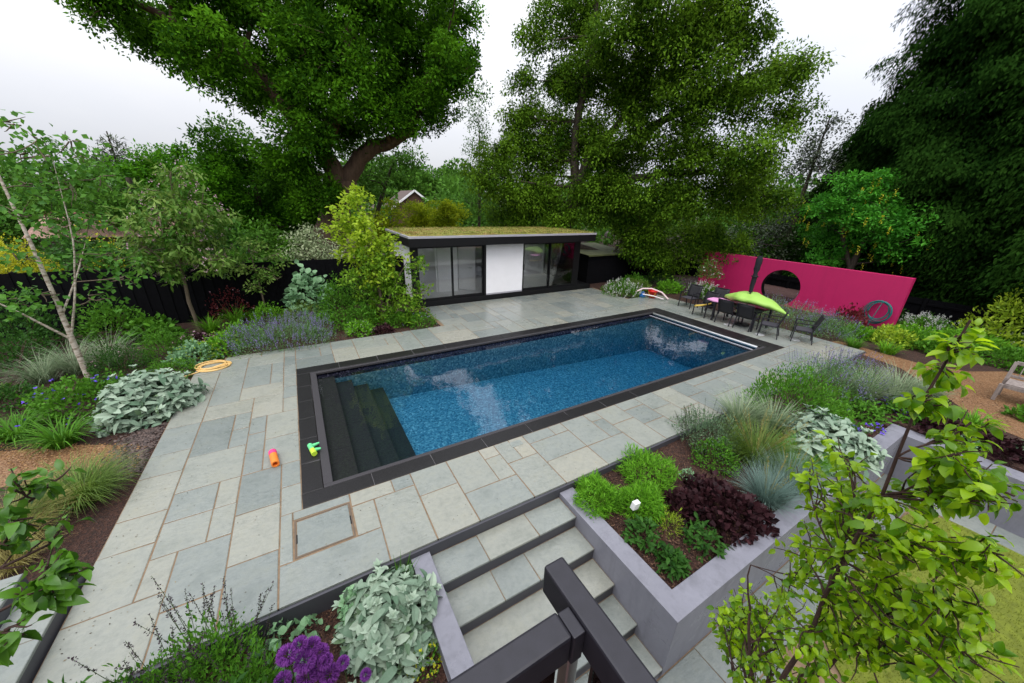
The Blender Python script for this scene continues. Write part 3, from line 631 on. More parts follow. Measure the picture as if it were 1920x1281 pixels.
# ---- magenta wall with the round opening
W = thing('feature_wall', 'magenta rendered garden wall with a big round opening', 'wall', (18.7, 7.6, 0))
def moon(mb, x, y0, y1, z0, z1, cy_, cz, r, n=48, flip=False):
    a = np.linspace(0, 2 * pi, n, endpoint=False); I = [(x, cy_ + r * cos(t), cz + r * sin(t)) for t in a]; O = []
    for t in a:
        dx, dz = cos(t), sin(t)
        k = min([(y1 - cy_) / dx if dx > 1e-6 else 9e9, (y0 - cy_) / dx if dx < -1e-6 else 9e9, (z1 - cz) / dz if dz > 1e-6 else 9e9, (z0 - cz) / dz if dz < -1e-6 else 9e9])
        O.append((x, cy_ + k * dx, cz + k * dz))
    F = [(k, (k + 1) % n, n + (k + 1) % n, n + k) for k in range(n)]
    if flip: F = [f[::-1] for f in F]
    V = I + O; idx = 2 * n; tri = []
    for yy, zz in ((y1, z1), (y0, z1), (y0, z0), (y1, z0)):
        ang = math.atan2(zz - cz, yy - cy_) % (2 * pi); k = int(ang / (2 * pi) * n) % n
        V.append((x, yy, zz)); tri.append((n + k, n + (k + 1) % n, idx) if not flip else (n + (k + 1) % n, n + k, idx)); idx += 1
    mb.add(V, F); mb.add(V, tri)
ww = MB(); cyh, czh, rh = 7.65, .72, .78; x0, x1, ya, yb, zb, zt2 = 18.6, 18.85, 3.68, 11.6, -.1, 1.87
moon(ww, x0, ya, yb, zb, zt2, cyh, czh, rh); moon(ww, x1, ya, yb, zb, zt2, cyh, czh, rh, flip=True)
ww.quad((x0, ya, zt2), (x1, ya, zt2), (x1, yb, zt2), (x0, yb, zt2)); ww.quad((x0, ya, zb), (x1, ya, zb), (x1, ya, zt2), (x0, ya, zt2)); ww.quad((x1, yb, zb), (x0, yb, zb), (x0, yb, zt2), (x1, yb, zt2))
part(ww, 'rendered_wall', M['magenta'], W)
ri = MB(); a = np.linspace(0, 2 * pi, 49)
ri.add([(x, cyh + (rh - .004) * cos(t), czh + (rh - .004) * sin(t)) for t in a for x in (x0 - .006, x1 + .006)], [(2 * k, 2 * k + 1, 2 * k + 3, 2 * k + 2) for k in range(48)])
part(ri, 'opening_liner', M['black'], W)

# ---- black fences
def fence(name, label, a, b_, z0, z1, bw=.14):
    t = thing(name, label, 'fence', (a[0], a[1], 0)); a = np.array(a, float); b_ = np.array(b_, float); L = np.linalg.norm(b_ - a); d = (b_ - a) / L; n_ = np.array([-d[1], d[0]])
    mb = MB(); k = int(L / bw); rr = rng_(int(L * 10))
    for i in range(k):
        c = a + d * (i + .5) * L / k; off = n_ * (.012 if i % 2 else -.012)
        V = []
        for sx, sy, z in [(-1, -1, 0), (1, -1, 0), (1, 1, 0), (-1, 1, 0), (-1, -1, 1), (1, -1, 1), (1, 1, 1), (-1, 1, 1)]:
            q = c + off + d * sx * bw * .52 + n_ * sy * .01; V.append((q[0], q[1], z0 if z == 0 else z1))
        mb.add(V, [(0, 3, 2, 1), (4, 5, 6, 7), (0, 1, 5, 4), (1, 2, 6, 5), (2, 3, 7, 6), (3, 0, 4, 7)], rr.random())
    part(mb, 'boards', M['fence'], t)
    for i in range(int(L / 2.4) + 1):
        c = a + d * min(L, i * 2.4) + n_ * .06; q = MB(); q.box(c[0] - .05, c[1] - .05, z0, c[0] + .05, c[1] + .05, z1 + .03); part(q, 'post', M['fence'], t)
    q = MB(); q.bar((*(a + n_ * .04), z1 - .2), (*(b_ + n_ * .04), z1 - .2), .05, .08); part(q, 'rail', M['fence'], t)
fence('board_fence', 'tall black board fence behind the left flower border', (-14, 15.05), (3.7, 15.05), -.05, 1.8)
fence('board_fence', 'low black board fence running behind the magenta wall', (21.2, -6), (21.2, 19), -.05, .88)
fence('board_fence', 'short black board fence between the shed and the magenta wall', (16.3, 15.0), (21.1, 14.2), -.05, 1.0)
# ---- deck seen through the round opening
D_ = MB()
for k in range(14): D_.box(18.95 + k * .26, 5.6, .0, 18.95 + k * .26 + .25, 9.8, .30)
tag(D_.build('timber_deck', M['deck']), 'red-brown timber deck seen through the round opening', 'deck')
t = thing('deck_rail', 'small pale metal rail standing on the red-brown deck', 'rail', (21.6, 9.2, .22)); 
for x, y in ((21.5, 9.3), (21.9, 8.9)): q = MB(); q.tube([(x, y, .22), (x, y, .62)], .02, 6); part(q, 'post', M['alu'], t); q = MB(); q.tube([(21.5, 9.3, .62), (21.9, 8.9, .62)], .025, 6); q.tube([(21.5, 9.3, .42), (21.9, 8.9, .42)], .02, 6); part(q, 'bar', M['alu'], t)
# ---- neighbours' houses
t = thing('neighbour_house', 'distant house with a white edged gable showing between the trees behind the garden room', 'house', (12.5, 45.5, 0))
q = MB(); q.add([(10.0, 44, -.05), (15.0, 44, -.05), (15.0, 44, 3.0), (12.5, 44, 4.75), (10.0, 44, 3.0)], [(0, 1, 2), (0, 2, 3), (0, 3, 4)]); q.quad((10, 44, -.05), (10, 50, -.05), (10, 50, 3), (10, 44, 3)); q.quad((15, 44, -.05), (15, 50, -.05), (15, 50, 3), (15, 44, 3)); part(q, 'wall', plain('red_brick', (.10, .05, .035), .85, var=.3), t)
q = MB(); q.quad((9.7, 43.8, 2.85), (12.5, 43.8, 4.85), (12.5, 50, 4.85), (9.7, 50, 2.85)); q.quad((15.3, 43.8, 2.85), (12.5, 43.8, 4.85), (12.5, 50, 4.85), (15.3, 50, 2.85)); part(q, 'roof', plain('dark_tiles', (.09, .06, .05), .8), t)
q = MB(); q.bar((9.7, 43.75, 2.82), (12.5, 43.75, 4.82), .06, .2); q.bar((15.3, 43.75, 2.82), (12.5, 43.75, 4.82), .06, .2); part(q, 'bargeboard', M['white'], t)
t = thing('neighbour_house', 'low building with a pinkish tiled roof behind the left hedge', 'house', (-7, 25, 0))
q = MB(); q.box(-9.2, 22.9, -.05, -4.4, 26.6, 2.0); part(q, 'wall', plain('brown_brick', (.07, .045, .03), .85, var=.3), t)
tl = plain('pink_tiles', (.36, .22, .17), .8, var=.35, vscale=14)
q = MB(); q.quad((-9.5, 22.6, 2.05), (-4.1, 22.6, 2.05), (-4.1, 24.7, 2.85), (-9.5, 24.7, 2.85)); q.quad((-9.5, 24.7, 2.85), (-4.1, 24.7, 2.85), (-4.1, 26.9, 2.05), (-9.5, 26.9, 2.05)); o = part(q, 'roof', tl, t)
q = MB(); q.tube([(-9.5, 24.7, 2.87), (-4.1, 24.7, 2.87)], .1, 8); part(q, 'ridge', plain('ridge_tile', (.20, .07, .05), .8), o)

# ================================================================ BALCONY RAIL
B = thing('balcony_rail', 'black coated handrail corner of the balcony above the garden steps', 'railing', (.45, .4, 2.0))
q = MB(); q.box(.43, -3.96, 3.0, .493, .521, 3.1); part(q, 'handrail', M['blackrail'], B, bevel=.007)
q = MB(); q.box(-1.6, .355, 2.995, .395, .418, 3.092); part(q, 'handrail', M['blackrail'], B, bevel=.007)
q = MB(); q.box(.396, .350, 2.99, .4295, .413, 3.089); part(q, 'joint_block', M['blackrail'], B, bevel=.003)
q = MB(); q.box(.405, .365, 1.95, .44, .40, 2.99); part(q, 'post', M['steel'], B, bevel=.004)
q = MB(); q.box(-1.6, .380, 2.06, .38, .392, 2.97); part(q, 'glass_panel', M['glass'], B)
q = MB(); q.box(.455, -3.96, 2.06, .467, .34, 2.97); part(q, 'glass_panel', M['glass'], B)
q = MB(); q.box(-1.6, -3.96, 1.82, .48, .43, 1.95); part(q, 'balcony_floor', M['deck'], B)

HS = thing('house', 'pale rendered house behind the balcony', 'house', (-4, -3, TERR))  # the balcony's own house, out of view; put in to block sky light
q = MB(); q.box(-14, -11, TERR, 3.4, -4, 6.2); part(q, 'wall', plain('pale_house_render', (.42, .41, .40), .8), HS)
q = MB(); q.box(-14.3, -11.3, 6.21, 3.7, -3.6, 6.4); part(q, 'roof', M['black'], HS)
for x0, x1, z0, z1 in ((-1.4, .4, 2.0, 4.2), (-6, -3, 2.2, 4.2), (-12, -8, 2.2, 4.2), (-8, -4, -.4, 1.7), (1.4, 2.8, -1, 1.3)):
    q = MB(); q.box(x0, -3.998, z0, x1, -3.97, z1); part(q, 'window', plain('dark_window', (.02, .025, .03), .1), HS)

# ================================================================ FURNITURE
def make_chair(label, group):
    t = thing('garden_chair', label, 'chair', group=group); fm = M['blackrail']
    for s in (-1, 1):
        q = MB(); q.bar((.27 * s, .25, 0), (.27 * s, .23, .63), .03); part(q, 'leg', fm, t)
        q = MB(); q.bar((.27 * s, -.30, 0), (.27 * s, -.22, .42), .03); part(q, 'leg', fm, t)
        q = MB(); q.bar((.27 * s, .26, .64), (.27 * s, -.27, .64), .045, .025); part(q, 'armrest', fm, t)
        q = MB(); q.bar((.27 * s, .24, .40), (.27 * s, -.23, .40), .025); part(q, 'side_bar', fm, t)
    q = MB(); xs = np.linspace(-.255, .255, 7); ys = np.linspace(.25, -.23, 7); V = [(x, y, .41 - .03 * (1 - (x / .255) ** 2) * (1 - ((y - .01) / .24) ** 2)) for x in xs for y in ys]
    q.add(V, [(i * 7 + j, (i + 1) * 7 + j, (i + 1) * 7 + j + 1, i * 7 + j + 1) for i in range(6) for j in range(6)]); o = part(q, 'seat', M['fabric_grey'], t, True)
    m = o.modifiers.new('solid', 'SOLIDIFY'); m.thickness = .012
    q = MB(); zs = np.linspace(.42, .90, 7); V = [(x, -.22 - .14 * (z - .42) / .48 - .02 * (1 - (x / .255) ** 2), z) for x in xs for z in zs]
    q.add(V, [(i * 7 + j, (i + 1) * 7 + j, (i + 1) * 7 + j + 1, i * 7 + j + 1) for i in range(6) for j in range(6)]); o = part(q, 'backrest', M['fabric'], t, True)
    m = o.modifiers.new('solid', 'SOLIDIFY'); m.thickness = .012
    q = MB(); q.bar((-.27, -.22, .42), (-.27, -.365, .91), .028); q.bar((.27, -.22, .42), (.27, -.365, .91), .028); q.bar((-.28, -.365, .91), (.28, -.365, .91), .03); part(q, 'back_frame', fm, t)
    return t
CG = 'black chairs around the garden table'
ch0 = make_chair('black mesh chair with its back to the white flowers, farthest from the camera', CG)
for k, (x, y, rz, lab) in enumerate([(14.05, 8.97, 90, None),
        (13.42, 7.86, 84, 'black mesh chair with a yellow pool noodle laid across it'),
        (14.5, 8.05, 100, 'black mesh chair half hidden behind the pink float board'),
        (13.36, 6.87, -92, 'black chair tucked under the pool side of the table, nearer the pink board'),
        (13.38, 6.2, -89, 'black chair tucked under the pool side of the table, nearer the table corner'),
        (13.34, 5.44, 20, 'black mesh chair at the near end of the table seen from the side'),
        (13.8, 4.66, 24, 'black armchair standing alone beside the catmint, nearest the camera')]):
    c = ch0 if k == 0 else copy_tree(ch0); c.location = (x, y, .002); c.rotation_euler = (0, 0, R_(rz))
    if lab: c['label'] = lab
T = thing('garden_table', 'black garden table under the lime green float', 'table', (13.72, 6.6, 0))
q = MB(); q.box(13.15, 5.85, .69, 14.28, 7.4, .725); part(q, 'tabletop', plain('black_glass', (.012, .014, .014), .12, var=.1), T, bevel=.006)
for x in (13.2, 14.23):
    for y in (5.9, 7.35):
        q = MB(); q.box(x - .03, y - .03, .002, x + .03, y + .03, .69); part(q, 'leg', M['blackrail'], T)
U = thing('parasol', 'closed black parasol standing through the garden table', 'parasol', (13.73, 6.51, 0))
q = MB(); q.tube([(13.73, 6.51, 0.002), (13.73, 6.51, 2.44)], .02, 8); part(q, 'pole', M['blackrail'], U)
q = MB(); q.lathe([(.0, .09), (.1, .085), (.24, .05), (.26, .002)], (13.73, 6.51, 0), 20); part(q, 'base', M['black'], U)
q = MB(); rr = rng_(11); zs = np.linspace(1.22, 2.5, 12); sg = 16; V = []
for i, z in enumerate(zs):
    for k in range(sg):
        a = 2 * pi * k / sg; r = (.046 + .032 * (z - 1.22) / 1.28) * (1 + .35 * (k % 2)) * (.55 if i == 11 else 1) * (.72 if i == 6 else 1) + rr.normal(0, .004)
        V.append((13.73 + r * cos(a), 6.51 + r * sin(a), z))
q.add(V, [(i * sg + k, i * sg + (k + 1) % sg, (i + 1) * sg + (k + 1) % sg, (i + 1) * sg + k) for i in range(11) for k in range(sg)]); cn = part(q, 'canopy', plain('black_canvas', (.014, .013, .019), .85, var=.2), U, True)
q = MB(); q.tube([(13.73 + .1 * cos(a), 6.51 + .1 * sin(a), 1.79) for a in np.linspace(0, 2 * pi, 13)], .018, 6); part(q, 'tie', M['black'], cn)
# lime green float: long pointed cushion lying on the table
q = MB(); ax0 = np.array([13.92, 7.42]); ax1 = np.array([13.86, 5.2]); d = ax1 - ax0; Ld = np.linalg.norm(d); d /= Ld; nn_ = np.array([-d[1], d[0]]); ns, nr = 26, 16; V = []; rr = rng_(12)
for i in range(ns):
    t = i / (ns - 1); w_ = .50 * (sin(pi * min(1, t * 1.05 + .02)) ** .75) * (1 - .25 * t) + .025; h = .20 * sin(pi * min(1, t * .98 + .04)) ** .8 * (1 - .45 * t) + .02; c = ax0 + d * Ld * t
    zc = .735 + h + .10 * (1 - t) * t * 4 * .4 - .05 * max(0, t - .75) * 4 + .14 * max(0, .2 - t) * 2
    for k in range(nr):
        a = 2 * pi * k / nr; wr = 1 + .06 * sin(9 * t + 3 * a) + .05 * sin(23 * t - 2 * a) + .22 * math.exp(-((t - .3) / .14) ** 2) * (sin(a) > 0) + rr.normal(0, .018)
        p2 = c + nn_ * w_ * cos(a) * wr; V.append((p2[0], p2[1], zc + h * sin(a) * wr * (1.15 if sin(a) > 0 else .85)))
q.add(V, [(i * nr + k, i * nr + (k + 1) % nr, (i + 1) * nr + (k + 1) % nr, (i + 1) * nr + k) for i in range(ns - 1) for k in range(nr)])
q.add(V[:nr], [(0, k + 1, k) for k in range(1, nr - 1)]); q.add(V[-nr:], [(0, k, k + 1) for k in range(1, nr - 1)])
LG = plain('lime_nylon', (.33, .58, .10), .6, var=.08, vscale=5, bumpk=.3, bscale=12)
o = q.build('pool_float', LG, None, True); tag(o, 'lime green soft float lying across the garden table', 'pool float')
q = MB(); q.prism([(13.28, 7.05), (13.62, 7.0), (13.8, 7.14), (13.82, 7.5), (13.6, 7.72), (13.2, 7.7), (13.1, 7.4)], .728, .765); o = q.build('float_board', flat('pink_foam', (.80, .36, .66))); tag(o, 'pink foam float board at the far end of the garden table', 'float board')
q = MB(); q.tube([(12.75, 7.83, .50), (13.1, 7.82, .47), (13.5, 7.80, .46), (13.85, 7.76, .52)], .035, 10); tag(q.build('pool_noodle', flat('yellow_foam', (.78, .55, .10)), None, True), 'yellow foam noodle lying across a black chair', 'pool noodle')
q = MB(); q.tube([(13.35, 11.25, .22), (13.65, 11.1, .38), (13.95, 10.85, .40), (14.2, 10.45, .28), (14.25, 10.1, .04)], .035, 10); tag(q.build('pool_noodle', flat('pale_pink_foam', (.78, .60, .60)), None, True), 'pale pink noodle arching over the red bucket', 'pool noodle')
q = MB(); q.tube([(13.5, 10.95, .16), (13.75, 10.55, .14), (14.0, 10.15, .05)], .03, 8); tag(q.build('pool_noodle', flat('white_foam', (.72, .66, .66)), None, True), 'short whitish noodle lying straight in front of the red bucket', 'pool noodle')
t = thing('bucket', 'round red plastic bucket with a yellow handle at the edge of the patio', 'bucket', (13.95, 10.75, 0))
q = MB(); q.lathe([(0, .003), (.15, .003), (.21, .30), (.225, .30), (.225, .325), (.2, .325), (.145, .02), (0, .02)], (13.95, 10.75, 0), 24); part(q, 'tub', flat('red_plastic', (.62, .012, .01), .3), t, True)
q = MB(); q.tube([(13.95 - .20 + .03 * sin(a), 10.75 - .10 + .23 * cos(a) * .8, .30 - .22 * sin(a)) for a in np.linspace(0, pi, 10)], .012, 6); part(q, 'handle', flat('yellow_plastic', (.75, .5, .03)), t)
t = thing('toy_box', 'small blue plastic toy beside the red bucket', 'toy', (13.55, 10.98, 0)); bl = flat('blue_plastic', (.03, .16, .55), .3)
q = MB(); q.box(13.46, 10.9, .003, 13.66, 11.08, .16); part(q, 'body', bl, t, bevel=.02)
q = MB(); q.tube([(13.48, 10.99, .15), (13.5, 10.99, .25), (13.62, 10.99, .25), (13.64, 10.99, .15)], .02, 6); part(q, 'handle', bl, t)
# toys by the pool
t = thing('water_squirter', 'orange foam tube toy with a pink end on the pale paving', 'toy', (-.875, 5.88, 0)); a = np.array([-.90, 6.05, .058]); b_ = np.array([-.85, 5.70, .058]); dd = nrm(b_ - a)
og = flat('orange_foam', (.85, .23, .03), .6)
q = MB(); q.tube([a + dd * .09, b_], .056, 20, cap=False); q.tube([b_, b_ - dd * .16], .036, 20, cap=False)
u = np.array([dd[1], -dd[0], 0]); V = []
for k in range(20):
    an = 2 * pi * k / 20; o_ = u * cos(an) + UP * sin(an); V += [b_ + o_ * .056, b_ + o_ * .036]
q.add(V, [(2 * k, 2 * k + 1, (2 * k + 3) % 40, (2 * k + 2) % 40) for k in range(20)]); part(q, 'tube', og, t, True)
q = MB(); q.tube([a - dd * .01, a + dd * .09], .058, 20); part(q, 'end_cap', flat('hot_pink_foam', (.80, .05, .22), .6), t)
q = MB(); q.tube([b_ - dd * .14, b_ - dd * .15], .0355, 16); part(q, 'nozzle', flat('dark_red', (.25, .02, .03)), t)
t = thing('foam_toy', 'green foam toy with two prongs lying on the black pool edge', 'toy', (-.33, 5.84, 0)); a = np.array([-.365, 5.98, .05]); b_ = np.array([-.31, 5.70, .05]); dd = nrm(b_ - a); gr = flat('mint_foam', (.13, .62, .25), .6)
q = MB(); q.tube([a, a + dd * .15], .042, 14); part(q, 'rear_body', gr, t, True)
q = MB(); q.tube([a + dd * .15, b_], .0425, 14); part(q, 'front_body', flat('lime_foam', (.52, .75, .05), .6), t, True)
for s_, e in ((.05, (.13, .03)), (.19, (.12, -.01))):
    c = a + dd * s_; q = MB(); q.tube([c, c + np.array([.05, .02, .0]), c + np.array([e[0], e[1] + .02, .0])], [.024, .03, .018], 10); part(q, 'prong', gr, t, True)
# hoses
def coil(name, label, cat, c, r, n, mat, tilt=None, rt=.011, seed=3, tail=None, dz=.012):
    rr = rng_(seed); P = []
    for k in range(n * 20 + 1):
        a = 2 * pi * k / 20; j = k // 20; R1 = r * (1 + .10 * sin(j * 2.1)) ; ox, oy = .05 * sin(j * 1.7), .05 * cos(j * 2.3)
        if tilt: R1 = r * (.72 + .28 * (j * .618 % 1)); P.append((c[0] - .025 * (j % 3) - .01 - .03 * sin(a / 2), c[1] + R1 * .85 * sin(a) + .06 * sin(j * 2.6), c[2] + r - R1 * (1 - cos(a)) + .01 * j))
        else: P.append((c[0] + R1 * cos(a) + ox, c[1] + R1 * .8 * sin(a) + oy, c[2] + dz * (j % 4) + .012))
    if tail: P += tail
    q = MB(); q.tube(P, rt, 6); tag(q.build(name, mat, None, True), label, cat)
coil('garden_hose', 'coiled pale yellow hose lying on the paving in front of the catmint', 'hose', (-2.28, 10.5, .004), .30, 6, flat('yellow_hose', (.70, .46, .17)), rt=.017, tail=[(-2.5, 10.25, .02), (-2.75, 10.1, .02), (-2.95, 10.15, .0)])
coil('garden_hose', 'teal green hose hanging in loops on the magenta wall', 'hose', (18.5, 4.2, .44), .46, 7, flat('teal_hose', (.008, .17, .17)), tilt=1, rt=.014, tail=[(18.35, 4.3, .0)])
q = MB(); q.tube([(12.55, 11.9, -.02), (12.7, 11.3, .02), (13.0, 11.15, .02), (13.3, 11.3, .0)], .02, 6); tag(q.build('garden_hose', M['black'], None, True), 'short black hose lying at the edge of the white flowers', 'hose')
for k, (x, y, lab) in enumerate([(13.2, 5.6, 'round pale disc on the paving under the side-on chair'), (13.76, 4.78, 'round pale disc on the paving under the armchair nearest the camera'), (13.25, 6.74, 'round pale disc on the paving by the chairs tucked under the table')]):
    q = MB(); q.lathe([(0, .008), (.13, .008), (.14, .0)], (x, y, .003), 24); tag(q.build('paving_disc', flat('pale_disc_%s' % 'abc'[k], (.55, .56, .57), .3)), lab, 'disc', 'pale discs on the paving')  # flat pale disc lying on top of the slabs
# bench
t = thing('garden_bench', 'weathered grey slatted wooden bench on the gravel', 'bench', (14.0, -.35, -.04)); wd = M['wood']; X0, X1 = 13.66, 14.2; ya, yb = .60, -1.0
for y in (ya, yb):
    q = MB(); q.bar((X0, y, -.04), (X0, y, .38), .065); part(q, 'leg', wd, t, bevel=.005); q = MB(); q.bar((X1, y, -.04), (X1 + .02, y, .38), .065); q.bar((X1 + .02, y, .38), (X1 + .13, y, .80), .065); part(q, 'leg', wd, t, bevel=.005)
q = MB()
for k in range(6): q.box(X0 + .0 + k * .092, yb + .04, .385 + .001 * k, X0 + .082 + k * .092, ya - .04, .41 + .001 * k)
q.box(X0 - .02, yb + .03, .30, X0 + .012, ya - .03, .384); part(q, 'seat', wd, t, bevel=.004)
q = MB(); q.bar((X1 + .12, yb, .78), (X1 + .12, ya, .78), .05, .08); q.bar((X1 + .04, yb, .47), (X1 + .04, ya, .47), .045, .06)
for y in np.linspace(yb + .14, ya - .14, 9): q.bar((X1 + .045, y, .49), (X1 + .115, y, .75), .05, .018)
part(q, 'backrest', wd, t, bevel=.004)
# white garden light in the planter
t = thing('garden_light', 'small white box light on a stake among the planter leaves', 'garden light', (3.5, 2.38, -.15)); q = MB(); q.tube([(3.5, 2.38, -.16), (3.5, 2.38, .06)], .01, 6); part(q, 'stake', M['black'], t)
q = MB(); q.bar((3.5, 2.38, .03), (3.515, 2.37, .15), .11, .07); part(q, 'body', flat('white_plastic', (.82, .82, .82)), t, bevel=.008)
q = MB(); q.tube([(3.47, 1.86, -.17), (3.51, 1.88, .12)], .012, 6); tag(q.build('stake', flat('brown_stake', (.10, .05, .035))), 'thin brown stake leaning among the leafy plants in the planter corner', 'stake')

# ================================================================ PLANTS
G = {}
def LM(key, c0, c1, **k):
    g = 1.0 if key in ('silver', 'blue', 'varieg', 'whitefl', 'pinkfl', 'gold', 'goldmap', 'purpleleaf', 'allium') else 1.28
    G[key] = leafmat(key, tuple(x * g for x in c0), tuple(min(.85, x * g) for x in c1), **k); return G[key]
LM('green', (.030, .10, .008), (.095, .25, .020), spec=.14); LM('dark', (.014, .052, .008), (.045, .13, .018), spec=.14); LM('bright', (.055, .17, .010), (.15, .36, .022), spec=.14)
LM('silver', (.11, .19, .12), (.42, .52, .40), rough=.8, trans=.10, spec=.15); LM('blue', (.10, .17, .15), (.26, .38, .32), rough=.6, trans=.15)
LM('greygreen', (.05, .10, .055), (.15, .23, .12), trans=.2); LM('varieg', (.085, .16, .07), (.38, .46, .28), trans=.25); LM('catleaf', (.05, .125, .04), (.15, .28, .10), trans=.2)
LM('purpleleaf', (.014, .006, .008), (.055, .019, .023), trans=.08, rough=.55, spec=.14); LM('redleaf', (.05, .006, .008), (.16, .02, .02)); LM('palevar', (.13, .20, .08), (.44, .48, .30), trans=.25); LM('yellowgreen', (.12, .22, .012), (.38, .50, .035), trans=.35)
LM('mauve', (.14, .11, .30), (.34, .27, .56), trans=.2, rough=.8); LM('violet', (.07, .03, .42), (.20, .10, .70), trans=.2); LM('allium', (.14, .02, .24), (.36, .10, .47), trans=.2, rough=.8); LM('whitefl', (.6, .6, .58), (.82, .82, .80), trans=.2)
LM('pinkfl', (.45, .22, .30), (.75, .55, .62), trans=.2); LM('labflower', (.50, .44, .02), (.80, .72, .05), trans=.2); LM('gold', (.34, .38, .012), (.62, .62, .03)); LM('darkspike', (.015, .009, .013), (.045, .025, .04), trans=.1); LM('stem', (.03, .06, .015), (.08, .12, .03), trans=0); LM('brownstem', (.05, .03, .02), (.12, .075, .05), trans=0)
LM('straw', (.14, .13, .03), (.34, .30, .10), trans=.25); LM('oliveg', (.05, .10, .012), (.14, .23, .035), trans=.3); LM('palegreen', (.10, .22, .10), (.24, .40, .22), trans=.25)
sd_ = [100]
def nr_(): sd_[0] += 1; return rng_(sd_[0])
def dome(r, n, R, h, inner=.55, lump=.14):
    az = r.uniform(0, 2 * pi, n); ce = r.uniform(0, 1, n); se = np.sqrt(1 - ce ** 2); ph = r.uniform(0, 6.28, 4)
    k = 1 + lump * np.sin(3 * az + ph[0] + 2 * ce) + lump * .7 * np.sin(5 * az + ph[1] - 6 * ce) + lump * .6 * np.sin(9 * az + 9 * ce + ph[2])
    rf = (inner + (1 - inner) * np.sqrt(r.uniform(0, 1, n))) * k
    d = np.stack([np.cos(az) * se, np.sin(az) * se, ce], 1)
    return d, d * rf[:, None] * np.array([R, R, h])
def put(name, label, cat, loc, group=None): return thing(name, label, cat, loc, 0, group)
def leafy(root, name, mat, R, h, n, L, W, r, out=.7, up=.35, rand=.5, inner=.5, big=False, droop=.3, wave=0, off=(0, 0, 0), tpow=1.0, ell=1.0, trange=(0, 1), prof=None):
    d, P = dome(r, n, R, h, inner); P[:, 1] *= ell; D = d * out + UP * up + r.normal(0, rand, (n, 3)); Nn = d * .5 + UP * .8 + r.normal(0, .35, (n, 3))
    rr = np.linalg.norm(P / np.array([R, R, h]), axis=1); t = np.clip(.5 + r.normal(0, .24, n), 0, 1) ** tpow; t = trange[0] + t * (trange[1] - trange[0])
    P = P + np.array(off); mb = MB(); s = r.uniform(.65, 1.2, n)
    if big: mb.leafb(P, D, Nn, L * s, W * s, t, droop * r.uniform(.4, 1.6, n), prof or (.10, .72, 1.0, .62, .0))
    else: mb.leaf4(P, D, Nn, L * s, W * s, t)
    return mb.build(name, mat, root)
def heads(root, name, mat, P, size, m, r, flat_=.5):
    """flower heads: m petals round each point"""
    n = len(P); Q = np.repeat(P, m, 0); D = r.normal(0, 1, (n * m, 3)); D[:, 2] *= flat_; mb = MB()
    mb.leaf4(Q, D, r.normal(0, .4, (n * m, 3)) + UP, size, size * .8, r.random(n * m)); return mb.build(name, mat, root)
def ball(mb, c, rad, n, r, L=.03):
    d = nrm(r.normal(0, 1, (n, 3))); mb.leaf4(c + d * rad * .55, d + r.normal(0, .15, (n, 3)), r.normal(0, 1, (n, 3)), rad * .5, L, np.clip(.35 + .4 * r.random(n), 0, 1))

def bush(name, label, cat, x, y, z, R, h, mat, n, L, W, group=None, flowers=None, **k):
    t = put(name, label, cat, (x, y, z), group); r = nr_(); leafy(t, 'foliage', G[mat], R, h, n, L, W, r, **k)
    m = MB(); q = 9; a = r.uniform(0, 6.28, q); m.stems(np.stack([.06 * np.cos(a), .06 * np.sin(a), np.full(q, -.03)], 1), np.stack([R * .5 * np.cos(a), R * .5 * np.sin(a), np.full(q, h * .7)], 1), .008); m.build('stems', G['brownstem'], t)
    if flowers:
        fm, nf, sz = flowers; d, P = dome(r, nf, R * 1.05, h * 1.07, .92); P[:, 1] *= k.get('ell', 1); heads(t, 'flowers', G[fm], P, sz, 5, r)['kind'] = 'stuff'
    return t
def grass(name, label, cat, x, y, z, R, L, mat, n, W=.008, group=None, lean=(.05, .55), curl=(.5, 1.6), spread=.35, plumes=None, mats=None):
    t = put(name, label, cat, (x, y, z), group); r = nr_(); m = MB(); az = r.uniform(0, 2 * pi, n); rr = R * spread * np.sqrt(r.random(n))
    P = np.stack([rr * np.cos(az), rr * np.sin(az), np.zeros(n) - .02], 1); az2 = az + r.normal(0, .5, n)
    m.blade(P, az2, L * r.uniform(.55, 1.1, n), W * r.uniform(.7, 1.3, n), r.uniform(*lean, n), r.uniform(*curl, n), np.clip(.5 + r.normal(0, .28, n), 0, 1), 6); m.build('foliage', G[mat], t)
    if plumes:
        n = plumes; az = r.uniform(0, 6.28, n); A = np.zeros((n, 3)); B_ = np.stack([np.cos(az) * R * .9, np.sin(az) * R * .9, L * r.uniform(.9, 1.25, n)], 1) * np.stack([r.uniform(.4, 1.2, n)] * 2 + [np.ones(n)], 1)
        m = MB(); m.stems(A, B_, .003); q = 26; S = np.repeat(A, q, 0) + np.repeat(B_ - A, q, 0) * r.uniform(.72, 1.05, n * q)[:, None]; D = r.normal(0, .5, (n * q, 3)) + np.repeat(nrm(B_), q, 0)
        m.leaf4(S, D, r.normal(0, 1, (n * q, 3)), .028, .008, r.random(n * q)); m.build('plumes', G['straw'], t)
    return t
